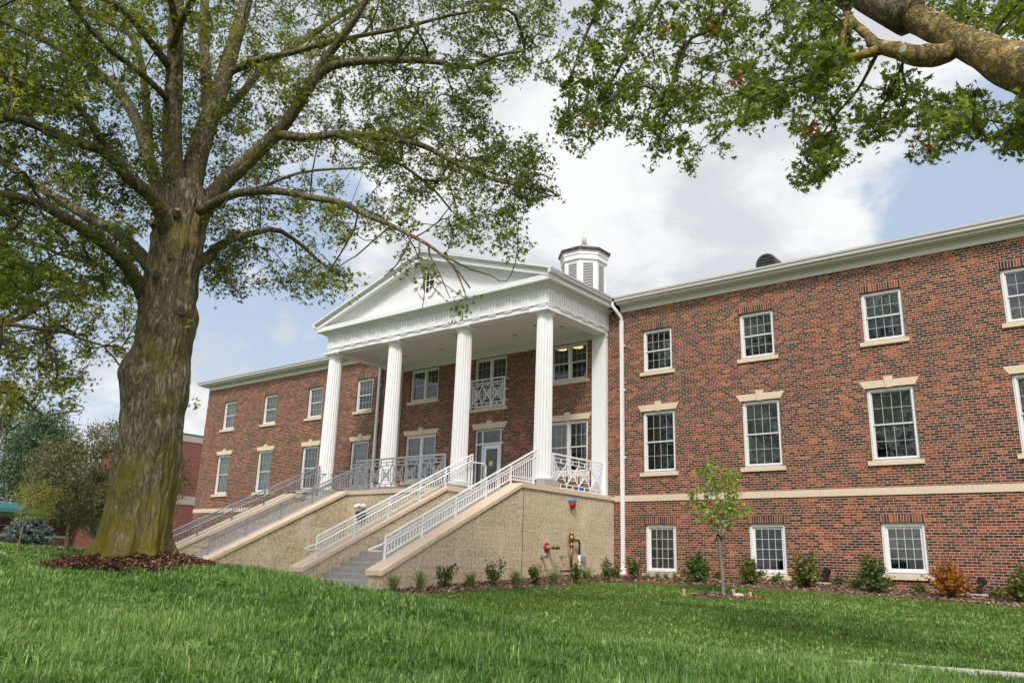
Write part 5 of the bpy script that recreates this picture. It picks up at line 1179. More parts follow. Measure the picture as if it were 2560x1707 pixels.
# --- the second oak: trunk outside the frame on the right, limb and leaves overhead
oak2 = empty('oak_tree', (3.6, 6.4, h1(3.6, 6.4)), 'oak whose thick yellow lichened limb and leaves hang in from the upper right', 'tree')
S2 = Skel(); DR = 7.6
def L2(pts, w0, w1, n=14):
    q = [at_dist(x, y, DR+o) for x, y, o in pts]; return S2.limb(q, w0*q[0].dot(_fw)/F_PX/2, w1*q[-1].dot(_fw)/F_PX/2, n)
e0 = at_dist(2620, 185, DR)
mb = MB(); base2 = Vector((3.6, 6.4, h1(3.6, 6.4)))
tr = spline([base2+Vector((0, 0, -.3)), base2+Vector((.0, 0, .6)), base2+Vector((-.05, .02, 2.2)), base2+Vector((-.15, .05, 4.0)), base2+Vector((-.2, .1, 6.5)), base2+Vector((-.1, .4, 9.5))], 24)
mb.tube(tr, [.62-.012*i if i > 3 else .85-.07*i for i in range(24)], 24); mb.build('trunk', M['bark'], oak2, smooth=True, fix=False)
lim = spline([base2+Vector((-.1, .05, 3.0)), base2+Vector((-.9, .3, 3.75)), base2+Vector((-2.2, .7, 4.15)), at_dist(2700, 200, DR-.1), at_dist(2560, 172, DR), at_dist(2480, 140, DR+.1), at_dist(2395, 100, DR+.25), at_dist(2320, 62, DR+.4), at_dist(2220, 18, DR+.5), at_dist(2130, -30, DR+.65), at_dist(2040, -110, DR+.8), at_dist(1930, -230, DR+1.0)], 60)
wpx = np.interp(np.arange(60), [0, 22, 30, 40, 46, 52, 59], [.30, .21, .145, .13, .125, .11, .07])
def knobbly(mb, pts, rad, n=28, amp=.02, sc=5):
    o = MB(); o.tube(pts, rad, n); c = np.repeat(np.array([list(p) for p in pts]), n, 0)
    for i, v in enumerate(o.v):
        d = np.array(v)-c[min(i, len(c)-1)]; k_ = 1+(mnoise.noise(Vector(v)*sc)*amp+mnoise.noise(Vector(v)*sc*3)*amp*.4)/max(np.linalg.norm(d), .01); o.v[i] = tuple(c[min(i, len(c)-1)]+d*k_)
    mb.add(o.v, o.f)
mb = MB(); knobbly(mb, lim, wpx)
sb = spline([at_dist(2400, 112, DR+.25), at_dist(2350, 138, DR+.16), at_dist(2318, 140, DR+.1), at_dist(2280, 135, DR+.05), at_dist(2235, 125, DR+.1), at_dist(2190, 115, DR+.2), at_dist(2165, 85, DR+.3), at_dist(2135, 60, DR+.5), at_dist(2110, 20, DR+.8)], 22)
knobbly(mb, sb, np.interp(np.arange(22), [0, 5, 10, 13, 21], [.09, .105, .085, .060, .03]), 18, .022, 6)
sb2 = spline([at_dist(2200, 125, DR+.15), at_dist(2150, 138, DR+.1), at_dist(2110, 143, DR+.1), at_dist(2104, 115, DR+.12), at_dist(2112, 70, DR+.2), at_dist(2120, 30, DR+.3)], 16)
knobbly(mb, sb2, np.interp(np.arange(16), [0, 4, 8, 15], [.05, .04, .032, .018]), 14, .012, 8)
mb.build('limb', M['bark2'], oak2, smooth=True, fix=False)
S2.limb(lim[40:], .2, .1, 8); S2.limb(sb[6:], .05, .03, 8); S2.limb(sb2[6:], .03, .015, 6)
L2([(2120, 20, .8), (2040, -20, 1.2), (1930, -30, 1.8), (1836, 0, 2.2), (1798, 48, 2.4), (1766, 80, 2.5), (1728, 96, 2.7), (1707, 139, 2.8), (1690, 190, 2.9), (1660, 260, 3.0)], 24, 5, 22)
L2([(1930, -60, 1.8), (1800, -90, 2.4), (1680, -40, 2.9), (1648, 0, 3.1), (1616, 54, 3.2), (1589, 86, 3.3), (1557, 155, 3.4), (1510, 240, 3.6)], 20, 5, 18)
L2([(1680, -50, 2.9), (1560, -40, 3.3), (1500, 20, 3.5), (1460, 100, 3.6), (1430, 190, 3.7), (1420, 280, 3.8)], 12, 4)
L2([(2110, 140, .1), (2080, 160, .3), (2040, 180, .6), (1980, 195, 1.0), (1900, 210, 1.4)], 10, 4); L2([(2190, 140, .2), (2170, 180, .3), (2140, 230, .5), (2080, 300, .9), (2030, 380, 1.1)], 10, 4)
L2([(2260, 150, .2), (2240, 200, .5), (2210, 260, .8), (2180, 320, 1.1)], 8, 4); L2([(2380, 120, .3), (2350, 60, 1.2), (2390, 10, 2), (2440, -40, 2.5)], 12, 5); L2([(2480, 130, .2), (2490, 60, 1.2), (2520, 0, 2.2)], 10, 4)
L2([(2600, 200, .0), (2590, 260, .6), (2560, 320, 1.0), (2530, 350, 1.2)], 9, 4)
def z8(P): return [(1300+x/1.8667, y/1.8667) for x, y in P]
OAK2P = [
 (z8([(300, -60), (1380, -60), (1500, 100), (1620, 250), (1500, 330), (1330, 380), (1130, 420), (860, 420), (760, 380), (560, 360), (300, 380), (110, 370), (110, 330), (200, 230), (260, 140), (240, 70)]), 1.0),
 (z8([(180, 370), (560, 350), (560, 480), (520, 640), (430, 600), (330, 640), (310, 735), (260, 700), (160, 590), (165, 480)]), .30),
 (z8([(500, 360), (840, 380), (840, 540), (800, 660), (850, 750), (830, 810), (770, 770), (720, 700), (680, 760), (610, 795), (600, 700), (530, 640)]), .26),
 (z8([(840, 420), (1160, 400), (1240, 470), (1160, 560), (1040, 560), (1035, 630), (970, 710), (900, 690), (830, 640)]), .15),
 (z8([(1160, 400), (1500, 330), (1800, 330), (1900, 420), (1800, 560), (1650, 660), (1560, 710), (1460, 640), (1330, 650), (1230, 560)]), .26),
 (z8([(1290, 700), (1460, 660), (1570, 700), (1460, 770), (1400, 840), (1320, 840)]), .09),
 (z8([(1850, 430), (2170, 430), (2185, 600), (2010, 640), (1990, 725), (1850, 710), (1850, 600)]), .15),
 (z8([(2240, 450), (2420, 450), (2420, 700), (2300, 690), (2230, 625)]), .09),
 (z8([(1850, -60), (2420, -60), (2420, 180), (2200, 150), (2000, 80), (1900, 20)]), .22)]
T, o = limb_targets(S2, OAK2P, 760, .35, 200, .2); tipsB = S2.grow(T, o, sag=.06)
T2, o2 = offframe(S2, (3.2, 6.6, 9.5), (7.0, 7.0, 5.5), 330, 4.5); tipsC = S2.grow(T2, o2, seg=5)
tipsB = twiglets(S2, tipsB, 3, .17)
S2.mesh(oak2, 'branches', M['limbbark'], 'twigs', M['twig'], rt=.0028)
pB = leafcloud(tipsB, S2, 7.5, .042); pC = leafcloud(tipsC, S2, 22, .25); pall = np.concatenate([pB, pC]); nn = len(pall)
rr = np.clip(rng.beta(2, 2.3, nn)*.9+.1*np.sin(pall[:, 0]*2.3)*np.sin(pall[:, 2]*2.9+1), 0, .96)
for _ in range(9):      # a few sprays have turned red
    c = pB[rng.integers(len(pB))]; rr[((pall-c)**2).sum(1) < .012] = 1.0
leaves('crown', pall, .055, M['oakleaf2'], oak2, lobes=5, rnd=rr)

# --- third oak: trunk off to the left, boughs drooping in behind the old oak
DL = 19.0
base3 = at_dist(-420, 1380, DL); oak3 = empty('oak_tree', (base3.x, base3.y, h1(base3.x, base3.y)), 'oak whose drooping boughs enter from the left edge behind the old oak trunk', 'tree')
S3 = Skel(); mb = MB(); b3 = Vector((base3.x, base3.y, h1(base3.x, base3.y)-.3))
tr = spline([b3, b3+Vector((0, 0, 1)), b3+Vector((.1, .1, 3.5)), b3+Vector((.1, .2, 7)), b3+Vector((0, .3, 12))], 18); mb.tube(tr, [.75-.033*i for i in range(18)], 20); mb.build('trunk', M['bark'], oak3, smooth=True, fix=False)
def L3(pts, w0, w1, n=14):
    q = [at_dist(x, y, DL+o) for x, y, o in pts]; return S3.limb(q, w0*q[0].dot(_fw)/F_PX/2, w1*q[-1].dot(_fw)/F_PX/2, n)
L3([(-420, 960, 0), (-250, 900, .2), (-90, 840, .4), (0, 812, .5), (60, 790, .6), (115, 755, .8), (175, 722, 1), (230, 695, 1.1), (285, 690, 1.2), (330, 720, 1.2)], 26, 4, 18)
L3([(-90, 842, .4), (0, 812, .2), (60, 816, .1), (140, 828, 0), (170, 832, 0), (210, 850, -.1), (260, 866, -.2), (300, 915, -.3)], 14, 4)
L3([(-420, 1060, 0), (-200, 980, -.6), (-60, 965, -1), (0, 976, -1.2), (40, 985, -1.3), (75, 1010, -1.4), (110, 1040, -1.5), (150, 1032, -1.6), (190, 1028, -1.7)], 16, 3)
L3([(-400, 700, 0), (-200, 640, .6), (-60, 600, 1.2), (60, 600, 1.8), (160, 640, 2.3), (270, 672, 2.6)], 24, 5); L3([(-400, 520, 0), (-200, 380, 1), (0, 260, 2), (150, 160, 3), (260, 60, 4)], 30, 8); L3([(-400, 420, 0), (-240, 200, 0), (-60, 40, .5), (80, -120, 1)], 30, 8)
L3([(-380, 620, .3), (-150, 520, 2), (60, 470, 3.4), (200, 440, 4.4)], 24, 7)
OAK3P = [(d2s([(-120, 640), (120, 600), (290, 640), (330, 700), (300, 850), (250, 800), (200, 780), (120, 760), (-120, 760)]), .5), (d2s([(-120, 760), (120, 760), (215, 800), (190, 880), (120, 900), (60, 860), (-120, 850)]), .36),
         (d2s([(-120, 860), (40, 870), (170, 925), (100, 960), (-120, 960)]), .10), (d2s([(-120, 150), (320, 150), (320, 620), (-120, 640)]), .35), (d2s([(-120, -60), (360, -60), (340, 160), (-120, 160)]), .3)]
T, o = limb_targets(S3, OAK3P, 420, .8, 220); t3 = twiglets(S3, S3.grow(T, o, sag=.10), 3, .4)
T2, o2 = offframe(S3, (base3.x, base3.y, 10), (7, 7, 7), 260, 4.5); t3b = S3.grow(T2, o2, seg=5)
S3.mesh(oak3, 'limbs', M['limbbark'], 'twigs', M['twig'], rt=.0045)
leaves('crown', np.concatenate([leafcloud(t3, S3, 9, .075), leafcloud(t3b, S3, 30, .35)]), .085, M['oakleaf'], oak3)

# --- generic grown tree for the background
def small_tree(name, label, x, y, h, crown_c, crown_r, trunk_r, stems, leafmat, nclu, per, rad, lsize, bark='limbbark', lobes=1, tie=None, sag=.15, group=None, nl=9, cat='tree', shell=.35):
    z = h1(x, y); t = empty(name, (x, y, z), label, cat, group); s = Skel(); mb = MB()
    cc = np.array([x, y, z])+np.array(crown_c); cr = np.array(crown_r)
    for sx, sy, lean in stems:
        top = np.array([cc[0]*.5+x*.5+lean[0], cc[1]*.5+y*.5+lean[1], z+h*.86]); mid = np.array([x+sx+lean[0]*.3, y+sy+lean[1]*.3, z+crown_c[2]-crown_r[2]*.75])
        q = spline([(x+sx, y+sy, z-.15), (x+sx, y+sy, z+.25), mid, mid*.5+top*.5+rng.normal(0, .03*h, 3)*np.array([1, 1, 0]), top], 16)
        mb.tube(q, [trunk_r*(1.35 if i == 0 else 1.12 if i == 1 else 1)*(1-.8*max(0, i-2)/13) for i in range(16)], 10)
        s.limb(q[5:], trunk_r*.6, trunk_r*.2, 11); s.limbs.pop()
        for j in range(nl):
            a = rng.uniform(0, 2*PI); k_ = rng.integers(5, 13); b = q[k_]; e = cc+np.array([math.cos(a)*cr[0], math.sin(a)*cr[1], rng.uniform(-.45, .75)*cr[2]])*rng.uniform(.55, .8)
            s.limb([b, b*.6+e*.4+np.array([0, 0, .1*h*.4]), e], trunk_r*.38*(1-.05*(k_-5)), trunk_r*.08, 7)
    mb.build('trunk', M[bark], t, smooth=True, fix=False)
    T = []
    while len(T) < nclu:
        q = rng.normal(size=3); q /= np.linalg.norm(q); f = rng.uniform(shell, 1)**.6
        lump = 1+.22*mnoise.noise(Vector(q*2.3)+Vector((x, y, 0)))+.12*mnoise.noise(Vector(q*5)+Vector((y, x, 3)))
        T.append(cc+q*cr*f*lump)
    T = np.array(T); P = np.array(s.p); o = np.argsort([((P-q)**2).sum(1).min() for q in T]); tips_ = s.grow(T, o, sag=sag)
    s.mesh(t, 'limbs', M[bark], 'twigs', M['twig'] if bark != 'thinbark' else M['thinbark'], rt=max(.003, rad*.012), nlimb=8, rmax=trunk_r*.3)
    leaves('crown', leafcloud(tips_, s, per, rad), lsize, M[leafmat], t, lobes=lobes); return t
def gp(px, py, dist): v = at_dist(px, py, dist); return v.x, v.y
g0 = lambda x, y: (x/3.1357, 950+y/3.1357)
# crab apples by the low building
x, y = gp(*g0(525, 1290), 33); small_tree('crabapple_tree', 'dull bronze crab apple with a leaning trunk before the low teal roofed building', x, y, 3.9, (-.28, -.62, 2.55), (1.05, 1.05, 1.35), .10, [(0, 0, (-.2, -.3))], 'crableaf', 280, 38, .13, .095)
x, y = gp(*g0(765, 1290), 30); small_tree('crabapple_tree', 'larger bronze green crab apple beside the oak trunk before the red brick block', x, y, 4.4, (.05, .1, 2.75), (2.45, 2.45, 1.85), .11, [(0, 0, (.2, .3)), (.2, .3, (.4, .8))], 'crableaf', 760, 40, .15, .095)
x, y = gp(*g0(140, 1320), 27); small_tree('lime_tree', 'small yellow green tree with a thin trunk in front of the blue spruce', x, y, 2.25, (.08, .18, 1.55), (.66, .66, .62), .03, [(0, 0, (.05, .1))], 'limeleaf', 110, 20, .075, .055, bark='thinbark', nl=12)
for (px, py, dd, hh, rr_, zz, lab) in ((-25, 1280, 78, 11.2, 4.6, 6.4, 'dark green maple at the far left edge behind the low teal roofed building'), (82, 1280, 72, 10.6, 2.5, 6.4, 'tall feathery maple rising between the far left maple and the crab apples'), (235, 1280, 88, 6.2, 3.6, 3.6, 'low dark maple far behind the crab apples')):
    x, y = gp(px, py, dd); small_tree('maple_tree', lab, x, y, hh, (0, 0, zz), (rr_, rr_, hh-zz), .25, [(0, 0, (0, 0))], 'mapleleaf', 520, 30, .34, .24, cat='tree')
x, y = gp(-8, 1100, 55); small_tree('lime_tree', 'yellow leaved tree at the far left edge under the drooping oak boughs', x, y, 9.2, (0, 0, 8.2), (1.15, 1.15, 1.1), .12, [(0, 0, (0, 0))], 'limeleaf', 120, 26, .2, .13)
# blue spruce: drooping tiers
def spruce(x, y, R, h):
    z = h1(x, y); t = empty('blue_spruce', (x, y, z), 'low wide blue spruce in front of the teal roofed building', 'tree'); P = []; mb = MB(); mb.tube([(x, y, z-.1), (x, y, z+h*.9)], [.12, .03], 8); 
    for i in range(230):
        a = rng.uniform(0, 2*PI); u = rng.random()**.7; zz = z+.08+u*h*.85; L_ = R*(1-.62*u**1.6)*rng.uniform(.8, 1.08); e = np.array([x+math.cos(a)*L_, y+math.sin(a)*L_, zz-.06+.14*rng.random()]); b = np.array([x, y, zz])
        mb.tube([b, b*.5+e*.5+np.array([0, 0, .06]), e], [.025, .016, .006], 4, False); f = np.linspace(.35, 1, 26)[:, None]; P.append(b*(1-f)+e*f+rng.normal(0, .035, (26, 3)))
    mb.build('trunk', M['limbbark'], t, smooth=True, fix=False); leaves('needles', np.concatenate(P), .09, M['spruce'], t, lobes=3, droop=.2)
x, y = gp(*g0(205, 1285), 38); spruce(x, y, 1.12, 1.12)

# ------------------------------------------------------------------ background buildings on the left
bx = -46.0
ann = empty('brick_building', (bx-4, 30, .2), 'plain red brick block with pale bands beyond the end of the long building', 'building')
mb = MB(); mb.box(bx-10, bx, 25.4, 45, -1, 2.86); mb.box(bx-10, bx, 25.4, 45, 3.36, 6.58); mb.box(bx-10, bx+.02, 20.35, 25.4, -1, 1.55); mb.build('wall', M['newbrick'], ann)
mb = MB(); mb.box(bx-10.03, bx+.03, 25.37, 45.03, 2.861, 3.359); mb.box(bx-10.03, bx+.03, 25.37, 45.03, 6.581, 7.0); mb.build('stone_band', M['palestone'], ann)
mb = MB(); mb.box(bx-10.06, bx+.06, 25.34, 45.06, 7.001, 7.07); mb.build('roof_edge', M['teal'], ann)
MB().box(bx+.02, bx+.04, 21.1, 21.35, 1.15, 1.42).build('blue_sign', M['bluepr'], ann)
lowb = empty('low_building', (-49, 12, .15), 'low brick building with a teal metal roof and dark windows', 'building')
lx = -46.7; mb = MB(); mb.box(lx-9, lx, -4, 20.3, -1, .62); mb.build('wall', M['newbrick'], lowb)
mb = MB(); mb.box(lx-9, lx+.06, -4, 20.3, .621, .75); mb.box(lx-9, lx+.3, -4, 20.32, 1.62, 2.02)
for yy in (-3.6, -.4, 2.8, 6.0, 9.2, 12.4, 15.6, 18.6): mb.box(lx-.3, lx+.08, yy, yy+.42, .751, 1.619)
mb.build('pier', M['palestone'], lowb)
mb = MB(); mb.box(lx-8, lx-.25, -4, 20.2, .74, 1.63); mb.build('dark_backing', M['dark'], lowb)
for k_, yy in enumerate((-3.18, .02, 3.22, 6.42, 9.62, 12.82, 16.02)):
    mb = MB(); a, b = yy+.0, yy+(2.78 if k_ < 6 else 2.56); ring(mb, a, b, .752, 1.618, .05, 0, 1); mb.v = [(lx-.06-.06*v[1], v[0], v[2]) for v in mb.v]
    for i in range(1, 4): q = a+(b-a)*i/4; mb.box(lx-.11, lx-.065, q-.02, q+.02, .80, 1.57)
    mb.box(lx-.108, lx-.067, a+.05, b-.05, 1.15, 1.19); wn = mb.build('window', M['steelg'], lowb); MB().add([(lx-.09, a+.05, .8), (lx-.09, b-.05, .8), (lx-.09, b-.05, 1.57), (lx-.09, a+.05, 1.57)], [(0, 1, 2, 3)]).build('pane', M['glass'], wn, fix=False)
mb = MB(); mb.add([(lx+.9, -4.5, 1.98), (lx+.9, 20.8, 1.98), (lx-4.6, 20.8, 2.5), (lx-4.6, -4.5, 2.5), (lx-10, -4.5, 1.98), (lx-10, 20.8, 1.98)], [(0, 1, 2, 3), (3, 2, 5, 4)])
yy = -4.4
while yy < 20.8: mb.hexa([(lx+.9, yy, 1.985), (lx+.9, yy+.04, 1.985), (lx-4.6, yy+.04, 2.505), (lx-4.6, yy, 2.505), (lx+.9, yy, 2.03), (lx+.9, yy+.04, 2.03), (lx-4.6, yy+.04, 2.55), (lx-4.6, yy, 2.55)]); yy += .42
mb.box(lx+.88, lx+.92, -4.5, 20.8, 1.80, 2.0); mb.build('roof', M['teal'], lowb)

# ------------------------------------------------------------------ plants in the bed
def bush(name, label, x, y, R, h, mat, n=900, size=.06, cat='shrub', group=None, spike=.25):
    z = mulch_z(np.array([x]), np.array([y]), BED)[0]; t = empty(name, (x, y, z), label, cat, group); mb = MB(); P = []
    for i in range(70):
        a = rng.uniform(0, 2*PI); el = rng.uniform(.12, 1.5); L_ = rng.uniform(.75, 1.1+spike*rng.random()); e = np.array([x+math.cos(a)*math.cos(el)*R*L_, y+math.sin(a)*math.cos(el)*R*L_, z+.06+math.sin(el)*h*L_*.93]); b = np.array([x, y, z+.02]); m = b*.5+e*.5+np.array([0, 0, .04])
        mb.tube([b, m, e], [.008, .006, .003], 4, False); k_ = n//40; f = rng.uniform(.35, 1.03, (k_, 1)); P.append(b*(1-f)**2+m*2*f*(1-f)+e*f*f+rng.normal(0, .028, (k_, 3)))
    mb.build('stems', M['twig'], t, smooth=True, fix=False); P = np.concatenate(P); P[:, 2] = np.maximum(P[:, 2], z+.02); leaves('foliage', P, size, M[mat], t, lobes=3, droop=-.5, aspect=.2); return t
bush('yew_shrub', 'dark green yew shrub between the first two basement windows', -10.45, 21.35, .38, .66, 'yew', 1500)
bush('yew_shrub', 'olive green yew shrub left of the second basement window', -8.93, 21.3, .37, .55, 'yewolive', 1300)
bush('yew_shrub', 'upright olive yew shrub left of the black spotlight', -7.42, 21.25, .36, .68, 'yewolive', 1300, spike=.7)
bush('yew_shrub', 'deep green yew shrub under the left edge of the third basement window', -5.84, 21.2, .41, .64, 'yew', 1500, spike=.6)
bush('yew_shrub', 'rust orange dead yew shrub right of the third basement window', -4.17, 21.25, .40, .62, 'yewrust', 1500, spike=.6)
bush('yew_shrub', 'green yew shrub cut by the right edge of the photo', -2.74, 21.2, .40, .64, 'yewolive', 1400)
def rose(label, x, y, h, R, bloom=0, n=26, mat='rose'):
    z = mulch_z(np.array([x]), np.array([y]), BED)[0]; t = empty('rose_shrub', (x, y, z), label, 'shrub'); mb = MB(); P = []; Bp = []
    for i in range(n//2):
        a = rng.uniform(0, 2*PI); e = np.array([x+math.cos(a)*R*rng.uniform(.2, 1), y+math.sin(a)*R*rng.uniform(.2, 1), z+h*rng.uniform(.5, 1.05)]); b = np.array([x+rng.normal(0, .04), y+rng.normal(0, .04), z]); m = b*.5+e*.5+np.array([0, 0, .08*h])
        mb.tube([b, m, e], [.007, .006, .003], 4, False); f = rng.uniform(.2, 1, (24, 1)); P.append(b*(1-f)**2+m*2*f*(1-f)+e*f*f+rng.normal(0, .045, (24, 3)))
        if i < bloom: Bp.append(e+rng.normal(0, .018, (16, 3))+np.array([0, 0, .03]))
    mb.build('stems', M['twig'], t, smooth=True, fix=False); leaves('foliage', np.concatenate(P), .075, M[mat], t, lobes=1, aspect=.6)
    if Bp: leaves('blossom', np.concatenate(Bp), .05, M['bloom'], t, lobes=1, aspect=.9)
def reed(label, x, y, h, n=130, sp=.16):
    z = mulch_z(np.array([x]), np.array([y]), BED)[0]; a = rng.uniform(0, 2*PI, n); r0 = rng.uniform(0, .06, n); hh = h*rng.uniform(.6, 1.1, n); ln = rng.gamma(2, sp*.5, n)
    b = np.stack([x+np.cos(a)*r0, y+np.sin(a)*r0, np.full(n, z)], 1); d = np.stack([np.cos(a), np.sin(a), np.zeros(n)], 1); s = np.stack([-np.sin(a), np.cos(a), np.zeros(n)], 1)*.0045; up = np.array([0, 0, 1.])
    m = b+up*(hh*.6)[:, None]+d*(ln*.4)[:, None]; t = b+up*hh[:, None]+d*(ln*1.2)[:, None]
    o = quads_mesh('ornamental_grass', np.stack([b-s, b+s, m+s, m-s, m-s, m+s, t+s*.15, t-s*.15], 1).reshape(-1, 3), 2*n, M['reed'], None, np.repeat(rng.random(n), 2), (x, y, z)); tag(o, label, 'grass clump'); return o
def z3s(x, y): return (900+x/3.4848, 1050+y/3.4848)
def bedpt(px, py):      # where the photograph's pixel meets the bed
    r = ray(px, py); lo, hi = 3.0, 40.0
    for _ in range(40):
        mid = (lo+hi)/2; q = r*(mid/math.hypot(r.x, r.y))
        if q.z > h1(q.x, q.y)+.02: lo = mid
        else: hi = mid
    return q.x, q.y
for (px, py), h, lab in ((z3s(285, 1490), .42, 'tuft of ornamental grass nearest the foot of the steps'), (z3s(520, 1470), .42, 'upright pale tuft of ornamental grass, second from the steps'), (z3s(960, 1450), .36, 'spreading ornamental grass between the two leafy shrubs of the block wall bed'), (z3s(1360, 1430), .36, 'ornamental grass under the red wall plate'), (z3s(1690, 1420), .32, 'small ornamental grass left of the copper pipes'), (z3s(1970, 1390), .34, 'slim ornamental grass under the grey socket box')):
    x, y = bedpt(px, py); reed(lab, x, y, h)
for (px, py), h, R, bl, lab in ((z3s(740, 1460), .52, .28, 0, 'leafy shrub with reddish tips, nearest to the steps'), (z3s(1170, 1440), .56, .26, 0, 'leafy shrub with red tips in the middle of the block wall bed'), (z3s(1520, 1430), .52, .22, 0, 'thin leafy shrub right under the brass hose inlet'), (z3s(1880, 1415), .50, .17, 1, 'leafy shrub with a cream flower at the foot of the white pipe leg'), (z3s(2140, 1400), .62, .2, 0, 'tall rose shrub at the corner where block meets brick'), (z3s(2230, 1370), .34, .22, 0, 'low leafy shrub just left of the downspout boot'), (z3s(140, 1450), .18, .13, 0, 'tiny low shrub beside the lowest step')):
    x, y = bedpt(px, py); rose(lab, x, y, h, R, bl)
def g5s(x, y): return (1500+x/2.2189, 1100+y/2.2189)
x, y = bedpt(*g5s(185, 770)); rose('bushy rose with a cream bloom right of the downspout', x, y, .62, .24, 2, 40)
for (px, py), lab in ((g5s(258, 765), 'small strappy tuft under the left side of the first basement window'), (g5s(318, 765), 'small tuft beside the pink flag under the first basement window'), (g5s(362, 765), 'small strappy tuft under the right side of the first basement window'), (g5s(415, 765), 'last small tuft right of the first basement window')):
    x, y = bedpt(px, py); reed(lab, x, y, .22, 60, .18)
for (px, py), lab in ((g5s(660, 770), 'tiny leafy plant left of the sapling trunk'), (g5s(985, 782), 'tiny leafy plant with a pink flag under the second basement window'), (g5s(1330, 800), 'low leafy plant between the black spotlight and the third window'), (g5s(1420, 818), 'tiny low plant left of the deep green yew'), (g5s(1620, 815), 'tiny plant under the third basement window'), (g5s(1775, 845), 'pale green low plant left of the rust orange yew'), (g5s(2190, 880), 'low plant right of the second black spotlight')):
    x, y = bedpt(px, py); rose(lab, x, y, .18, .17, 0, 14)
for (px, py), lab in ((g5s(160, 768), 'pink marker flag at the foot of the rose'), (g5s(178, 760), 'pink marker flag right of the first flag at the rose'), (g5s(326, 755), 'pink marker flag under the first basement window'), (g5s(985, 775), 'pink marker flag under the second basement window')):
    x, y = bedpt(px, py); z = h1(x, y); t = empty('marker_flag', (x, y, z), lab, 'flag', 'pink marker flags'); MB().tube([(x, y, z), (x+.01, y, z+.22)], .003, 5).build('wire', M['steel'], t)
    MB().add([(x+.01, y, z+.22), (x-.05, y-.01, z+.20), (x-.07, y-.03, z+.13), (x-.01, y-.02, z+.10), (x+.008, y, z+.13), (x+.02, y+.012, z+.12), (x+.05, y+.01, z+.08), (x+.03, y, z+.17)], [(0, 1, 2, 3, 4), (0, 4, 5, 6, 7)]).build('flag', M['pink'], t, fix=False)
for (px, py), lab in ((g5s(1245, 795), 'black spotlight between the upright olive yew and the third window'), (g5s(2110, 860), 'black spotlight right of the rust orange yew')):
    x, y = bedpt(px, py); z = h1(x, y)+.02; t = empty('ground_spotlight', (x, y, z), lab, 'spotlight', 'black spotlights in the bed')
    MB().box(x-.16, x+.16, y-.1, y+.1, z-.05, z+.03).build('footing', M['walk'], t, bevel=.01); mb = MB(); mb.box(x-.06, x+.06, y-.05, y+.05, z+.031, z+.26); mb.build('housing', M['black'], t, bevel=.02)
    MB().lathe([(.02, -.08), (.085, -.08), (.10, .0), (.105, .07), (.085, .07), (.075, .03)], 18, (x+.05, y+.05, z+.31), 'y').build('lamp_head', M['black'], t)
    MB().tube([(x, y, z+.25), (x+.09, y+.02, z+.2), (x+.12, y+.03, z+.05)], .012, 6).build('cable', M['black'], t)

# --- sapling
def sapling():
    x, y = SAP; z = h1(x, y)+.03; t = empty('sapling', (x, y, z), 'slim young tree with light green leaves and a black tie in a mulch ring', 'tree'); s = Skel()
    P = lambda px, py, o=0: at_y(*g5s(px, py), y+o)
    q = spline([(x, y, z-.1), P(680, 760), P(668, 640), P(665, 540), P(668, 480), P(662, 400), P(640, 300), P(615, 200), P(600, 110), P(596, 82)], 30)
    mb = MB(); mb.tube(q, np.interp(np.arange(30), [0, 2, 12, 20, 29], [.055, .045, .036, .018, .005]), 10); mb.build('trunk', M['thinbark'], t, smooth=True, fix=False)
    s.limb(q[14:], .02, .006, 14); s.limbs.pop()
    for pts in ([(668, 500), (610, 420), (560, 330), (500, 265)], [(668, 505), (720, 430), (780, 390), (850, 345)], [(666, 470), (700, 360), (715, 250), (700, 130)], [(664, 420), (620, 330), (580, 240), (560, 160)], [(668, 510), (590, 470), (530, 400), (515, 340)], [(668, 500), (740, 440), (800, 430), (790, 400)], [(664, 430), (730, 330), (770, 250), (765, 170)], [(655, 380), (640, 260), (640, 190), (650, 130)], [(668, 490), (690, 440), (640, 410), (600, 400)]):
        s.limb([P(a, b, rng.normal(0, .12)*i) for i, (a, b) in enumerate(pts)], .014, .004, 8)
    poly = [g5s(*p) for p in ((590, 75), (625, 150), (690, 115), (770, 150), (775, 280), (860, 345), (800, 380), (815, 450), (740, 450), (690, 490), (640, 490), (560, 440), (510, 380), (490, 265), (560, 240), (545, 150), (575, 100))]
    T = np.array([np.array(at_y(px, py, y+rng.normal(0, .28))) for px, py in sample_polys([(poly, 1)], 120)]); A = np.array(s.p); o = np.argsort([((A-k_)**2).sum(1).min() for k_ in T]); tp = s.grow(T, o, sag=.1)
    s.mesh(t, 'branches', M['thinbark'], 'twigs', M['thinbark'], rt=.003, nlimb=6); leaves('foliage', leafcloud(tp, s, 10, .055, .6), .10, M['saplingleaf'], t, lobes=1, aspect=.62, droop=1.4)
    c = P(664, 535); mb = MB(); mb.tube([c+Vector((0, -.05, .10)), c+Vector((.05, -.05, .02)), c+Vector((.09, -.04, -.08))], [.02, .035, .025], 6); mb.tube([c+Vector((0, -.05, .10)), c+Vector((-.06, -.05, 0)), c+Vector((-.09, -.03, -.10))], [.02, .016, .014], 6); mb.tube([c+Vector((-.05, 0, .03)), c+Vector((0, -.055, .06)), c+Vector((.05, 0, .03)), c+Vector((0, .05, .03)), c+Vector((-.05, 0, .03))], .022, 6); mb.build('tie', M['black'], t)
sapling()
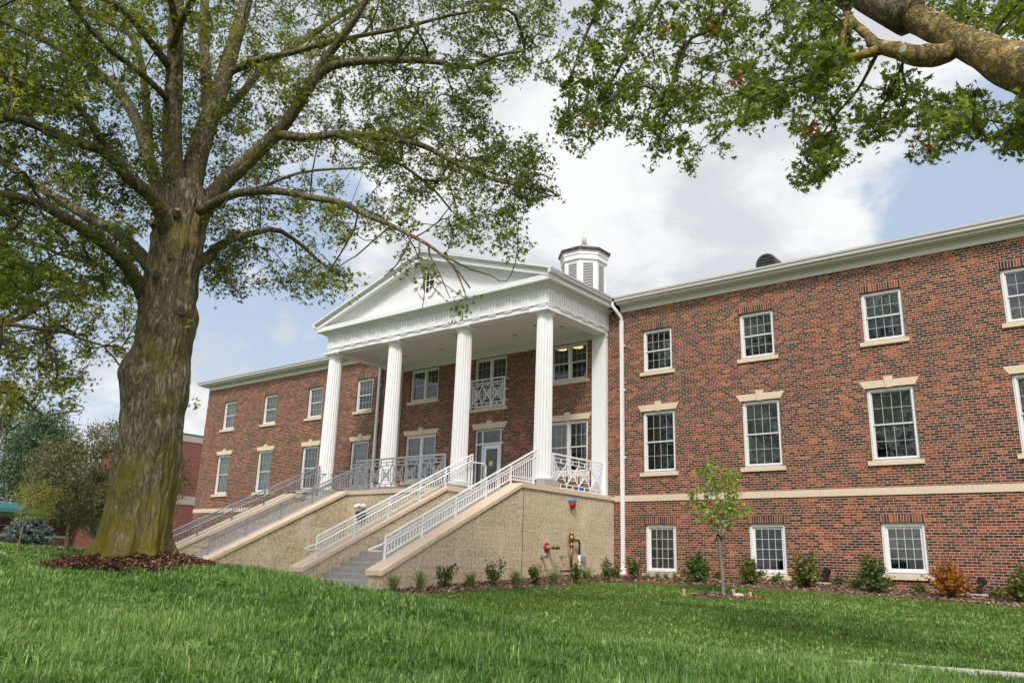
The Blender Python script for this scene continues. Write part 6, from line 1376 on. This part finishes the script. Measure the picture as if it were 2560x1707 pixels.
for (px, py), lab in ((g5s(467, 858), 'short wooden stake in the grass left of the sapling ring'), (g5s(741, 860), 'short wooden stake in the mulch right of the sapling'), (g5s(835, 876), 'short wooden stub at the right end of the sapling ring')):
    x, y = bedpt(px, py); z = h1(x, y); o = MB().hexa([(x-.03, y-.02, z-.1), (x+.03, y-.02, z-.1), (x+.03, y+.02, z-.1), (x-.03, y+.02, z-.1), (x-.032, y-.02, z+.16), (x+.03, y-.022, z+.14), (x+.032, y+.02, z+.15), (x-.03, y+.02, z+.165)]).build('stake', M['stake'], loc=(x, y, z), bevel=.004); tag(o, lab, 'stake')
x, y = bedpt(*g5s(768, 872)); mb = MB(); mb.lathe([(.005, -.03), (.11, -.03), (.14, .02), (.10, .06), (.005, .07)], 12, (x, y, h1(x, y)+.05)); o = mb.build('field_stone', M['stone'], loc=(x, y, h1(x, y)), smooth=True); tag(o, 'flat pale stone lying in the sapling mulch', 'stone')

# --- broad weeds and a few fallen leaves in the near grass
def weed(label, px, py, R, n=9):
    x, y = bedpt(px, py); z = h1(x, y); V = []; mb = MB()
    for i in range(n):
        a = 2*PI*i/n+rng.normal(0, .3); L_ = R*rng.uniform(.7, 1.2); wv = L_*.16; up = rng.uniform(.35, .9); d = np.array([math.cos(a), math.sin(a), 0]); s = np.array([-d[1], d[0], 0])
        pr = [(0, .12, 0), (.3, .7, .42*up), (.55, .45, .62*up), (.72, 1.0, .70*up), (1, .05, .62*up)]
        for (u0, w0, h0), (u1, w1, h1_) in zip(pr[:-1], pr[1:]):
            c0 = np.array([x, y, z+.04])+d*L_*u0+np.array([0, 0, L_*h0]); c1 = np.array([x, y, z+.04])+d*L_*u1+np.array([0, 0, L_*h1_]); V.append([c0-s*wv*w0, c0+s*wv*w0, c1+s*wv*w1, c1-s*wv*w1])
    o = quads_mesh('dandelion', np.array(V).reshape(-1, 3), len(V), M['weed'], None, np.repeat(rng.random(n), 4), (x, y, z)); tag(o, label, 'weed', 'broad leaved weeds in the near grass')
for px, py, R, lab in ((2065, 1672, .17, 'tallest pale green weed in the near grass at lower right'), (2170, 1690, .16, 'weed right of the tallest pale green weed'), (2280, 1700, .15, 'weed near the lower right corner, third of the row'), (1985, 1690, .13, 'small weed left of the tallest pale green weed'), (2350, 1704, .13, 'weed nearest the lower right corner'), (560, 1472, .16, 'long pale weed in the grass right of the tree mound'), (250, 1487, .14, 'low weed in the grass below the mulch mound'), (490, 1640, .12, 'bright yellow green weed in the near grass at lower left')):
    weed(lab, px, py, R)
fl = [(1850, 1550), (1810, 1535), (1590, 1620), (1700, 1625), (1770, 1585), (2050, 1600), (1380, 1580), (2450, 1640), (1005, 1510), (640, 1440), (950, 1480), (820, 1560), (2270, 1560), (1920, 1640)]
P_ = []
for px, py in fl: x, y = bedpt(px, py); P_.append((x, y, h1(x, y)+.06))
lf = M['fallen'] = leaf_mat('fallen_leaf', ((0, (0.30, 0.12, 0.03)), (1, (0.42, 0.24, 0.06))), 0.1)
for i, p in enumerate(P_):
    o = leaves('fallen_leaf', np.array([p]), .06, lf, None, lobes=3); o.data.transform(Matrix.Translation((-p[0], -p[1], -p[2]))); o.location = p; tag(o, 'small orange brown fallen leaf lying on the lawn grass', 'leaf', 'fallen leaves on the grass')
V = []; cen = []
for px, py, R_, k_ in ((300, 1530, .35, 260), (330, 1500, .3, 220), (900, 1600, .22, 150), (1450, 1640, .2, 140), (2150, 1680, .25, 180), (700, 1660, .12, 90), (150, 1560, .25, 160), (1750, 1650, .18, 120)):
    x, y = bedpt(px, py); cen.append(np.stack([x+rng.normal(0, R_*.6, k_), y+rng.normal(0, R_*.6, k_)], 1))
cen = np.concatenate(cen); zz = H(cen[:, 0], cen[:, 1])+rng.uniform(.03, .075, len(cen))
o = leaves('clover', np.column_stack([cen, zz]), .03, M['weed'], None, lobes=3, droop=0, aspect=.9); tag(o, 'patches of low clover leaves in the near grass', 'clover', kind='stuff')
